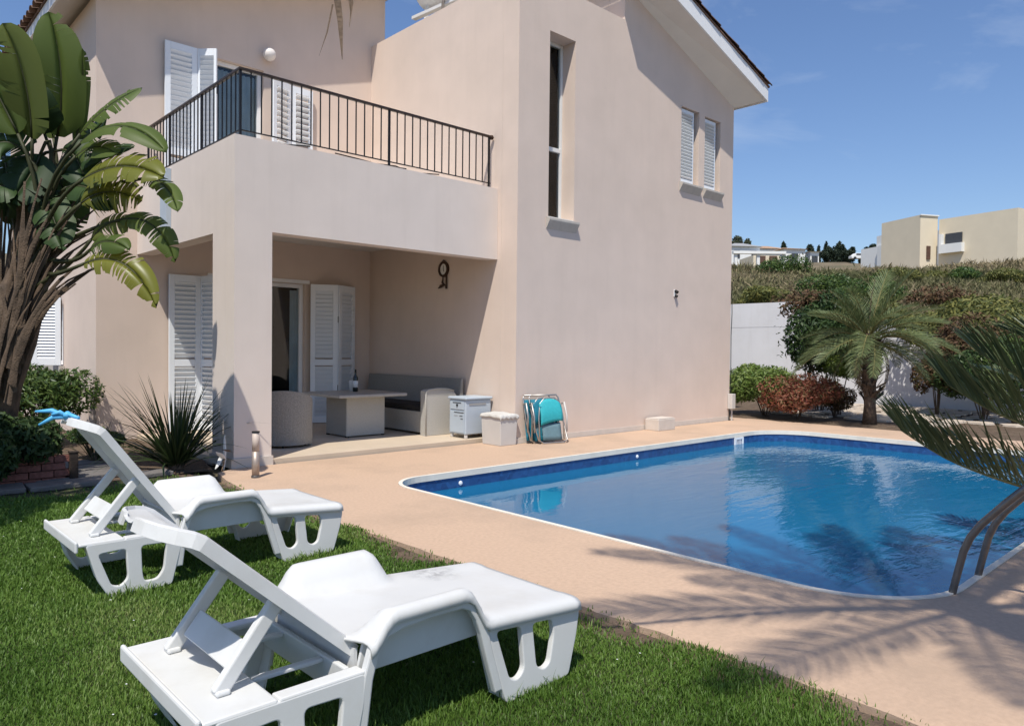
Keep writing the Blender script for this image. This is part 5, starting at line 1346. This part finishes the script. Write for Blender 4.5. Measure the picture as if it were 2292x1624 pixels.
custom_frond(t, [A(2500, 1100, 4.8), A(2420, 980, 4.8), A(2340, 890, 4.8), A(2260, 830, 4.85), A(2190, 790, 4.9)], 0.58, 66, 0.8, 'frond_dark', 3, wl=0.006)
custom_frond(t, [A(2510, 1100, 4.8), A(2470, 950, 5.0), A(2420, 840, 5.2), A(2350, 770, 5.3), A(2280, 750, 5.4)], 0.52, 60, 0.7, 'frond_dark', 4, wl=0.006)
YF = frond_mesh(1.6, 50, 0.5, 0.6, 'frond_dark', 77)
for i in range(8): add_frond(t, YF, (0, 0, 0.42), R(-130 + i * 26), R(40 + 12 * (i % 3)), 0.9)

# tall palm behind the viewer's right shoulder; its crown throws the feathery shade on the terrace
t = thing('tall_palm', 'tall feather palm standing on the terrace beside the viewer, dry tips hanging into view', 'palm tree', (-4.55, -8.95, 0))
top = Vector((-0.65, 0.90, 5.5))
mb = MB(); mb.tube([(0, 0, 0), (-0.05, 0.08, 1.0), (-0.25, 0.38, 2.9), (-0.5, 0.75, 4.7), tuple(top)], [0.20, 0.15, 0.13, 0.13, 0.15], 12); mb.build('trunk', 'bark', t, smooth=True)
TF = [frond_mesh(2.55, 60, 0.50, d, 'frond', 50 + i, wl=0.011) for i, d in enumerate((0.15, 0.32))]
g = random.Random(9)
for i in range(24):
    az = i * 2.39996; k = i / 23; el = R(70 - 60 * k + g.uniform(-5, 5))
    add_frond(t, TF[0] if k < 0.5 else TF[1], tuple(top + Vector((0.06 * math.cos(az), 0.06 * math.sin(az), 0))), az, el, g.uniform(0.85, 1.0), g.uniform(-0.3, 0.3))
# one dead frond droops into the top of the view
TPo = Vector((-4.55, -8.95, 0)); A = lambda x, y, Z: at(x, y, Z) - TPo
rbp = [top, A(1300, -420, 1.9), A(980, -240, 2.35), A(800, -110, 2.55)]
mb = MB(); mb.tube([rbp[0], rbp[0].lerp(rbp[1], 0.5) + Vector((0, 0, 0.15)), rbp[1], rbp[2], rbp[3]], [0.02, 0.016, 0.012, 0.008, 0.004], 6)
dead = mb.build('dead_frond', 'dry_leaf', t, smooth=True)
for (a, b, w) in [((747, -60), (766, 134), 0.011), ((745, 10), (714, 126), 0.0028), ((786, -60), (782, 62), 0.0055), ((770, -50), (784, 30), 0.0045), ((800, -80), (812, 2), 0.003)]:
    p, e = A(*a, 2.52), A(*b, 2.5); s = r0 * w; mid = p.lerp(e, 0.55) + r0 * 0.006
    mb = MB(); mb.grid([[p - s, p + s], [p.lerp(mid, 0.5) - s * 1.1, p.lerp(mid, 0.5) + s * 1.1], [mid - s * 0.9, mid + s * 0.9], [e - s * 0.1, e + s * 0.1]]); mb.build('dry_leaflet', 'dry_leaf', dead, recalc=False)

# leafy tree off to the left that shades that side of the lawn
t = thing('garden_tree', 'leafy tree standing left of the lawn that shades the shrubs', 'tree', (-7.72, -1.0, 0))
mb = MB(); mb.tube([(0, 0, 0), (0.05, 0, 1.0), (0.0, 0.1, 2.0), (0.1, 0.1, 3.0)], [0.12, 0.10, 0.08, 0.04], 10); mb.build('trunk', 'bark', t, smooth=True)
leaf_cloud('crown', t, (0.05, 0.05, 2.9), (1.28, 1.28, 0.95), 11000, 0.05, 'leaf_box', 12, 44)

# ---- far side of the pool: garden wall, shrubs, flagstones
t = thing('garden_wall', 'white rendered garden wall behind the shrubs past the pool', 'wall', (12.30, 0, 0))
mb = MB(); mb.box(0, 0.22, -12, 14, 0, 1.975); mb.build('lower_course', 'garden_wall', t)
mb = MB(); mb.box(0.004, 0.216, 1.35, 14, 1.985, 2.66); mb.build('upper_course', 'garden_wall', t)
mb = MB(); mb.box(0.03, 0.19, 1.36, 14, 1.974, 1.986); mb.build('joint', 'garden_wall', t)
pv = thing('flagstone_path', 'pale irregular flagstones between the small palm and the garden wall', 'path', (9.2, -2.0, 0))
g = random.Random(8)
for i in range(9):
    for j in range(12):
        x = 7.7 + i * 0.5 + g.uniform(-0.08, 0.08); y = -5.4 + j * 0.5 + g.uniform(-0.08, 0.08)
        if x < 8.3 and y < -3.4: continue
        m_ = g.randint(5, 7); rr = 0.245
        pts = [(rr * g.uniform(0.82, 1.06) * math.cos(6.283 * k / m_ + 0.3), rr * g.uniform(0.82, 1.06) * math.sin(6.283 * k / m_ + 0.3)) for k in range(m_)]
        mb = MB(); n_ = len(pts); mb.add([(a, b, 0.0) for a, b in pts] + [(a * 0.97, b * 0.97, 0.035) for a, b in pts], [tuple(range(n_, 2 * n_))] + [(k, (k + 1) % n_, n_ + (k + 1) % n_, n_ + k) for k in range(n_)])
        o = mb.build('flagstone', 'flagstone', pv); o.location = (x - 9.2, y + 2.0, g.uniform(-0.004, 0.008))
shrub('bright variegated green shrub at the far corner of the facade', 1714, 868, 15.0, 92, 66, 9000, 0.028, 'leaf_light', 21)
shrub('rust red shrub left of the small palm', 1786, 892, 14.2, 92, 52, 7500, 0.022, 'leaf_red', 22)
shrub('brownish purple low shrub close behind the palm trunk', 1868, 895, 14.9, 50, 44, 3500, 0.022, 'leaf_brown', 23)
shrub('small lime green shrub just left of the palm trunk', 1880, 826, 15.0, 36, 34, 2600, 0.024, 'leaf_lime', 24)
shrub('tall dark green bush against the white wall behind the small palm', 1838, 772, 16.0, 92, 118, 13000, 0.035, 'leaf_dark', 25, spiky=0.6)
shrub('twiggy brown topped bush above the tall dark bush', 1812, 690, 16.6, 52, 36, 2200, 0.03, 'leaf_brown', 26, spiky=0.8)
shrub('wide olive green hedge bush against the garden wall', 2250, 748, 16.4, 170, 84, 16000, 0.04, 'leaf_olive', 27)
shrub('brown leaved bush in front of the olive hedge', 2215, 782, 15.2, 100, 70, 9000, 0.032, 'leaf_brown', 28, spiky=0.4)
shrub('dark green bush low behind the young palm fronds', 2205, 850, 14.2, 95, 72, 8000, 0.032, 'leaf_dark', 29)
shrub('purple leaved bush beside the white wall gap', 2100, 838, 15.2, 46, 72, 5000, 0.028, 'leaf_brown', 30)
shrub('green bush at the edge of view behind the young palm', 2275, 830, 13.5, 70, 80, 5000, 0.032, 'leaf_box', 31)

# ---- hillside scrub
N_ = 42000
g = np.random.default_rng(3)
s = 20.5 + 48 * g.random(N_) ** 1.15; r = s * (0.20 + 0.68 * g.random(N_))
den = np.sin(s * 0.6 + r * 0.5) + np.sin(r * 0.83 - s * 0.37) + g.normal(size=N_) * 0.8
keep = den > -1.1; s, r = s[keep], r[keep]; n = len(s)
X, Y = sr_to_w(s, r); Zg = hill(s, r)
tall = 0.6 + 0.5 * np.sin(r * 0.33 + 1.0) * np.sin(s * 0.24) + 0.3 * np.sin(r * 0.9 + s * 0.5)
hh = (0.14 + 0.34 * g.random(n) ** 1.8) * (0.6 + 0.7 * np.clip(tall, 0, 2)) * (1 + 0.3 * (s > 58))
Vs = []; K = 8
for k in range(K):
    stalk = k < 4
    a = g.uniform(0, 6.283, n); tl = g.uniform(0.05, 0.55, n) if stalk else g.uniform(0.4, 1.6, n)
    w = (g.uniform(0.008, 0.02, n) if stalk else g.uniform(0.02, 0.06, n)) * (s / 35); hk = hh * (1.5 if stalk else 0.8)
    ox, oy = g.normal(size=n) * 0.3, g.normal(size=n) * 0.3
    bx, by_ = X + ox, Y + oy
    lift = 0 if stalk else g.uniform(0.0, 0.6, n) * hh
    ex, ey, ez = bx + np.cos(a) * tl * hk, by_ + np.sin(a) * tl * hk, Zg + lift + hk * g.uniform(0.45, 1.1, n)
    mx_, my_, mz_ = (bx + ex) / 2, (by_ + ey) / 2, Zg + lift + (ez - Zg - lift) * 0.6
    V = np.stack([np.stack([bx, by_, Zg - 0.05 + lift], -1), np.stack([mx_ - r0.x * w, my_ - r0.y * w, mz_], -1), np.stack([mx_ + r0.x * w, my_ + r0.y * w, mz_], -1), np.stack([ex, ey, ez], -1)], 1)
    Vs.append(V.reshape(-1, 3))
V = np.concatenate(Vs); q = np.arange(len(V)).reshape(-1, 4); F = np.concatenate([q[:, [0, 1, 2]], q[:, [1, 3, 2]]])
tag(put('scrub', np_mesh('scrub', V, F, 'scrub', 3)), 'dry grass and scrub covering the hillside behind the garden wall', 'scrub', kind='stuff')
g = random.Random(12)
bushes = [(1700, 640, 38, 'leaf_olive'), (1850, 620, 44, 'leaf_box'), (1935, 632, 40, 'leaf_box'), (2010, 602, 52, 'leaf_olive'), (2090, 596, 56, 'leaf_olive'), (2170, 600, 55, 'leaf_box'), (2250, 606, 50, 'leaf_olive'), (1765, 602, 55, 'leaf_box'), (1800, 650, 32, 'leaf_brown'), (1950, 660, 30, 'leaf_olive'), (2120, 640, 38, 'leaf_brown'), (2230, 660, 32, 'leaf_box')]
words = ['beside the facade edge', 'mid slope above the twiggy bush', 'above the palm crown', 'under the beige tower house', 'under the narrow tower door', 'below the white house wall', 'at the edge of view below the big beige house', 'below the pergola house', 'lowest and brownest by the twiggy bush', 'just above the small palm fronds', 'mid slope and brown, right of the palm', 'low on the slope above the olive hedge']
for i, ((x, y, Z, m), wd_) in enumerate(zip(bushes, words)):
    p = at(x, y, Z); d = p - CAM; ss = np.array([d.x * f0.x + d.y * f0.y]); rr_ = np.array([d.x * r0.x + d.y * r0.y]); gz = float(hill(ss, rr_)[0])
    t = thing('hillside_bush', 'wild bush on the hillside, ' + wd_, 'bush', (p.x, p.y, gz), group='wild bushes on the hillside')
    k = g.uniform(0.9, 1.7); leaf_cloud('foliage', t, (0, 0, 0.5 * k), (1.6 * k, 1.6 * k, 0.85 * k), 2600, 0.07, m, 8, 60 + i, spiky=0.5)
    stems(t, 3, 0.6, 0.5, 0.03, seed=i)

# ---- far houses on the ridge
def gz_at(p):
    d = p - CAM; return float(hill(np.array([d.x * f0.x + d.y * f0.y]), np.array([d.x * r0.x + d.y * r0.y]))[0])
def block(parent, name, m, x, Z, th, La, Lb, ytop, drop=1.0, off=None, z0=None):
    "box whose near upright edge is seen at print x; La runs to the right, Lb to the left and away"
    n_ = at(x, 600, Z); a = r0 * math.cos(th) + f0 * math.sin(th); b = -r0 * math.sin(th) + f0 * math.cos(th)
    ztop = at(x, ytop, Z).z; zb_ = z0 if z0 is not None else gz_at(n_) - drop
    o = parent.location
    P = [n_, n_ + a * La, n_ + a * La + b * Lb, n_ + b * Lb]
    vs = [(p.x - o.x, p.y - o.y, zb_ - o.z) for p in P] + [(p.x - o.x, p.y - o.y, ztop - o.z) for p in P]
    mb = MB(); mb.add(vs, [(0, 3, 2, 1), (4, 5, 6, 7), (0, 1, 5, 4), (1, 2, 6, 5), (2, 3, 7, 6), (3, 0, 4, 7)])
    return mb.build(name, m, parent), n_, a, b
def patch(parent, name, m, n_, ax, nrm, s0, s1, z0, z1, t=0.12):
    o = parent.location; mb = MB()
    q = []
    for z in (z0, z1):
        for (s_, k) in ((s0, -0.02), (s1, -0.02), (s1, t), (s0, t)):
            p = n_ + ax * s_ + nrm * k; q.append((p.x - o.x, p.y - o.y, z - o.z))
    mb.add(q, [(0, 3, 2, 1), (4, 5, 6, 7), (0, 1, 5, 4), (1, 2, 6, 5), (2, 3, 7, 6), (3, 0, 4, 7)])
    return mb.build(name, m, parent)
def zy(x, y, Z): return at(x, y, Z).z
def fhouse(label, x, Z): 
    p = at(x, 600, Z); return thing('far_house', label, 'house', (p.x, p.y, gz_at(p)), group='houses on the ridge')
t = fhouse('beige tower shaped house with a narrow dark door on the ridge', 2058, 72)
o, n_, a, b = block(t, 'wall', 'far_beige', 2058, 72, R(14), 2.05, 5.2, 481)
mb = patch(t, 'door', 'far_wood', n_, a, -b, 0.75, 1.15, zy(2070, 580, 72), zy(2070, 550, 72))
patch(t, 'coping', 'far_white', n_, a, -b, -0.05, 2.1, zy(2058, 482.5, 72), zy(2058, 480, 72))
o2, n2, a2, b2 = block(t, 'side_wing', 'far_white', 2000, 79, R(8), 0.9, 3, 520)
block(t, 'side_wing', 'far_white', 1984, 80, R(14), 1.0, 4, 548)
patch(t, 'opening', 'far_glass', *([block(t, 'porch', 'far_white', 1990, 79, R(10), 1.0, 2, 545)[1], r0, -f0]), 0.15, 0.85, zy(1990, 580, 79), zy(1990, 552, 79))
t = fhouse('low white walled house between the beige tower and the big beige house', 2104, 78)
block(t, 'wall', 'far_white', 2100, 79, R(4), 3.4, 5, 515)
mb = patch(t, 'vent', 'far_grey', at(2120, 600, 78.9), r0, -f0, 0.0, 0.7, zy(2120, 556, 79), zy(2120, 551, 79))
t = fhouse('big beige flat roofed house with brown balcony window at the right of the ridge', 2276, 66)
o, n_, a, b = block(t, 'wall', 'far_beige', 2276, 66, R(28), 6, 7.2, 465)
# balcony recess on the left face
Zb = 71
w = patch(t, 'window', 'far_glass', n_, b, -a, 4.9, 6.5, zy(2180, 546, Zb), zy(2180, 522, Zb))
patch(t, 'balustrade', 'far_white', n_, b, -a, 4.7, 6.7, zy(2180, 566, Zb), zy(2180, 546, Zb), 0.5)
patch(t, 'post', 'far_white', n_, b, -a, 6.7, 6.9, zy(2168, 566, Zb), zy(2168, 522, Zb), 0.5)
t = fhouse('white pergola house nearest the facade edge', 1700, 92)
block(t, 'wall', 'far_beige', 1686, 95, R(3), 3.6, 5, 571)
p = at(1690, 600, 94.8)
patch(t, 'opening', 'far_wood', p, r0, -f0, 0.3, 1.3, zy(1690, 588, 95), zy(1690, 573, 95)); patch(t, 'opening', 'far_wood', p, r0, -f0, 1.8, 2.8, zy(1690, 588, 95), zy(1690, 573, 95))
p = at(1638, 600, 90)
for x in (1642, 1692, 1750):
    q = at(x, 600, 90); patch(t, 'post', 'far_white', q, r0, -f0, 0, 0.35, zy(x, 600, 90), zy(x, 568, 90), 0.35)
patch(t, 'beam', 'far_white', p, r0, -f0, 0, 6.4, zy(1690, 569, 90), zy(1690, 563, 90), 0.6)
def villa(label, x, Z, wl, ytop, roof, rise, m='far_white', wins=2):
    t = fhouse(label, x, Z); o, n_, a, b = block(t, 'wall', m, x, Z, R(6), wl, 6, ytop)
    zt_ = zy(x, ytop, Z); ol = t.location
    c = [n_ - a * 0.4 - b * 0.4, n_ + a * (wl + 0.4) - b * 0.4, n_ + a * (wl + 0.4) + b * 6.4, n_ - a * 0.4 + b * 6.4]
    ap = [n_ + a * wl * 0.35 + b * 3, n_ + a * wl * 0.65 + b * 3]
    vs = [(q.x - ol.x, q.y - ol.y, zt_ - ol.z + 0.01) for q in c] + [(q.x - ol.x, q.y - ol.y, zt_ + rise - ol.z) for q in ap]
    mb = MB(); mb.add(vs, [(0, 1, 5, 4), (1, 2, 5), (2, 3, 4, 5), (3, 0, 4), (0, 3, 2, 1)]); mb.build('roof', roof, t)
    for i in range(wins):
        s_ = wl * (0.2 + 0.6 * i / max(1, wins - 1)) if wins > 1 else wl * 0.5
        patch(t, 'window', 'far_glass', n_, a, -b, s_ - 0.5, s_ + 0.5, zt_ - 2.0, zt_ - 0.7)
    return t
villa('white villa with grey roof under the round tree', 1636, 128, 5.2, 551, 'far_grey', 1.0)
villa('orange roofed villa among the white houses', 1700, 140, 4.6, 556, 'far_roof', 0.9)
villa('villa with broad tiled roof and wide garage opening', 1754, 118, 3.6, 557, 'far_roof', 0.6, wins=1)
villa('low white house behind the villa with the broad roof', 1722, 125, 2.6, 562, 'far_white', 0.3, wins=1)
villa('tiny white hut among the dark trees', 1813, 120, 1.5, 563, 'far_white', 0.2, wins=1)
p = at(1922, 573, 96)
t = thing('parked_car', 'small white car parked on the ridge left of the houses', 'car', (p.x, p.y, p.z - 0.5), rz=math.atan2(r0.y, r0.x)); t.scale = (0.62, 0.62, 0.62)
vs, fs = plate(rounded([(-1.8, 0.25), (1.8, 0.25), (1.8, 0.7), (1.0, 0.85), (0.6, 1.35), (-0.9, 1.35), (-1.5, 0.85), (-1.8, 0.8)], 0.12), [], 1.5, 0.05)
mb = MB(); mb.add([(x, z - 0.75, y) for x, y, z in vs], fs); mb.build('body', 'far_white', t)
mb = MB(); mb.box(-0.85, 0.55, -0.77, -0.74, 0.9, 1.25); mb.build('window', 'far_glass', t)
for x in (-1.1, 1.1):
    mb = MB(); mb.tube([(x, -0.78, 0.3), (x, -0.55, 0.3)], 0.3, 14); mb.build('wheel', 'black_plastic', t)

def far_tree(label, x, y, Z, rx, rz, m, n=1500, tall=False, lumps=8, seed=1):
    p = at(x, y, Z); px = Z / FPX; gz = gz_at(p)
    gz = min(gz, p.z - rz * px)
    t = thing('cypress' if tall else 'far_tree', label, 'tree', (p.x, p.y, gz), group='trees along the ridge')
    h = p.z - gz
    mb = MB(); mb.tube([(0, 0, -0.5), (0.0, 0, h * 0.6), (0, 0, h)], [0.25, 0.2, 0.1], 6); mb.build('trunk', 'bark', t)
    cz = 0.5 * (h + rz * px) + 0.2; leaf_cloud('crown', t, (0, 0, cz), (rx * px * 1.25, rx * px * 1.25, (h + rz * px - cz) * 1.15), int(n * 1.6), 0.10 * Z / 140 + 0.09, m, lumps, seed, zmin=-5)
far_tree('round grey green tree above the white villa', 1662, 540, 150, 18, 15, 'far_tree_grey', seed=71)
far_tree('dark square topped tree above the broad roofed villa', 1757, 547, 160, 9, 11, 'far_tree', 900, seed=72)
far_tree('thin dark cypress, tallest on the ridge', 1848, 551, 165, 3, 17, 'far_tree', 700, True, seed=73)
far_tree('stubby cypress left of the tallest one', 1833, 558, 165, 3, 11, 'far_tree', 500, True, seed=74)
for i, (x, y, rx, rz, lb) in enumerate([(1812, 558, 12, 10, 'dark tree right of the broad roofed villa'), (1856, 556, 15, 12, 'dark tree behind the tallest cypress'), (1880, 550, 11, 15, 'taller dark tree right of the tallest cypress'), (1900, 559, 15, 11, 'wide dark tree left of the sky gap'), (1935, 561, 10, 8, 'low dark tree in the sky gap'), (1960, 555, 16, 13, 'dark tree rising left of the beige tower house'), (1978, 550, 12, 16, 'dark tree touching the beige tower house'), (1790, 566, 14, 6, 'low dark tree before the garage villa'), (1868, 566, 22, 6, 'low wide dark tree under the cypresses')]):
    far_tree(lb, x, y, 150 + (i % 3) * 8, rx, rz, 'far_tree', 1200, seed=80 + i)

# ------------------------------------------------------------------ grass
g = np.random.default_rng(17)
NC = 1500000
u = g.uniform(-8.2, -4.10, NC); v = g.uniform(-7.3, 0.36, NC)
dx, dy = u - CAM.x, v - CAM.y
sf = dx * f0.x + dy * f0.y; sr = dx * r0.x + dy * r0.y
ok = (sf > 1.2) & (np.abs(sr) < sf * 0.80 + 0.3)
pr = np.clip((2.6 / np.maximum(sf, 1.5)) ** 1.35, 0.10, 1.0) * 0.72
edge_f = np.clip((-4.16 - u + 0.10 * np.sin(v * 4.1) + 0.05 * np.sin(v * 11)) / 0.20, 0, 1)
far_f = np.clip((0.10 - v + 0.15 * np.sin(u * 5)) / 0.5, 0, 1)
ok &= g.random(NC) < pr * (0.05 + 0.95 * edge_f) * (0.02 + 0.98 * far_f)
u, v, sf = u[ok], v[ok], sf[ok]; n = len(u)
patchy = 0.5 + 0.5 * np.sin(u * 2.3 + 1.3 * np.sin(v * 1.7)) * np.sin(v * 2.9 + u)
h = (0.011 + 0.019 * g.random(n) ** 1.6) * (0.7 + 0.6 * patchy)
h *= np.where(g.random(n) < 0.04, 1.8, 1.0)
for (fx, fy) in ((-5.05, -5.37), (-4.85, -5.37), (-6.0, -5.36), (-5.85, -5.36), (-5.85, -3.2), (-5.65, -3.2), (-4.85, -3.18), (-4.65, -3.18)):
    h *= 1 + 0.9 * np.exp(-((u - fx) ** 2 / 0.02 + (v - fy) ** 2 / 0.004))
w = 0.0012 + 0.0011 * g.random(n); w *= np.clip(sf / 2.2, 0.9, 3.0)
a = g.uniform(0, 6.283, n); ln = g.uniform(0.15, 0.9, n) * h
face = a + math.pi / 2 + g.normal(size=n) * 0.5
cx, cy = np.cos(a), np.sin(a); wx, wy = np.cos(face) * w, np.sin(face) * w
z0 = -0.004 + 0 * u
B0 = np.stack([u - wx, v - wy, z0], -1); B1 = np.stack([u + wx, v + wy, z0], -1)
M0 = np.stack([u + cx * ln * 0.35 - wx * 0.8, v + cy * ln * 0.35 - wy * 0.8, z0 + h * 0.6], -1); M1 = np.stack([u + cx * ln * 0.35 + wx * 0.8, v + cy * ln * 0.35 + wy * 0.8, z0 + h * 0.6], -1)
Tp = np.stack([u + cx * ln, v + cy * ln, z0 + h], -1)
V = np.stack([B0, B1, M1, M0, Tp], 1).reshape(-1, 3); q = np.arange(5 * n).reshape(n, 5)
F = np.concatenate([q[:, [0, 1, 2]], q[:, [0, 2, 3]], q[:, [3, 2, 4]]])
tag(put('grass', np_mesh('grass', V, F, 'grass_blade', 3)), 'short green lawn grass between the loungers and the terrace', 'grass', kind='stuff')

# tiny daisies and a dry twig in the lawn
g = np.random.default_rng(5); n = 60
u = g.uniform(-7.4, -4.4, n); v = g.uniform(-6.6, -0.6, n); z = 0.018 + 0.012 * g.random(n); rr = 0.0035 + 0.0025 * g.random(n)
V = []
for k in range(5): V.append(np.stack([u + rr * np.cos(1.2566 * k), v + rr * np.sin(1.2566 * k), z + 0.001 * (k % 2)], -1))
V = np.stack(V, 1).reshape(-1, 3); q = np.arange(5 * n).reshape(n, 5)
tag(put('daisies', np_mesh('daisies', V, q, 'far_white', 5)), 'tiny white daisies scattered through the lawn', 'flowers', kind='stuff')
t = thing('dry_twig', 'pale dry twig lying on the lawn at the lower edge of view', 'twig', (-6.72, -4.86, 0.02))
mb = MB(); mb.tube([(-0.09, 0.03, 0.0), (-0.03, 0.012, 0.008), (0.03, 0.0, 0.005), (0.10, 0.01, 0.012)], [0.004, 0.005, 0.004, 0.002], 6); mb.build('stem', 'frond_dry', t, smooth=True)
mb = MB(); mb.tube([(0.0, 0.005, 0.008), (0.04, 0.035, 0.014)], [0.003, 0.001], 5); mb.build('side_stem', 'frond_dry', t)
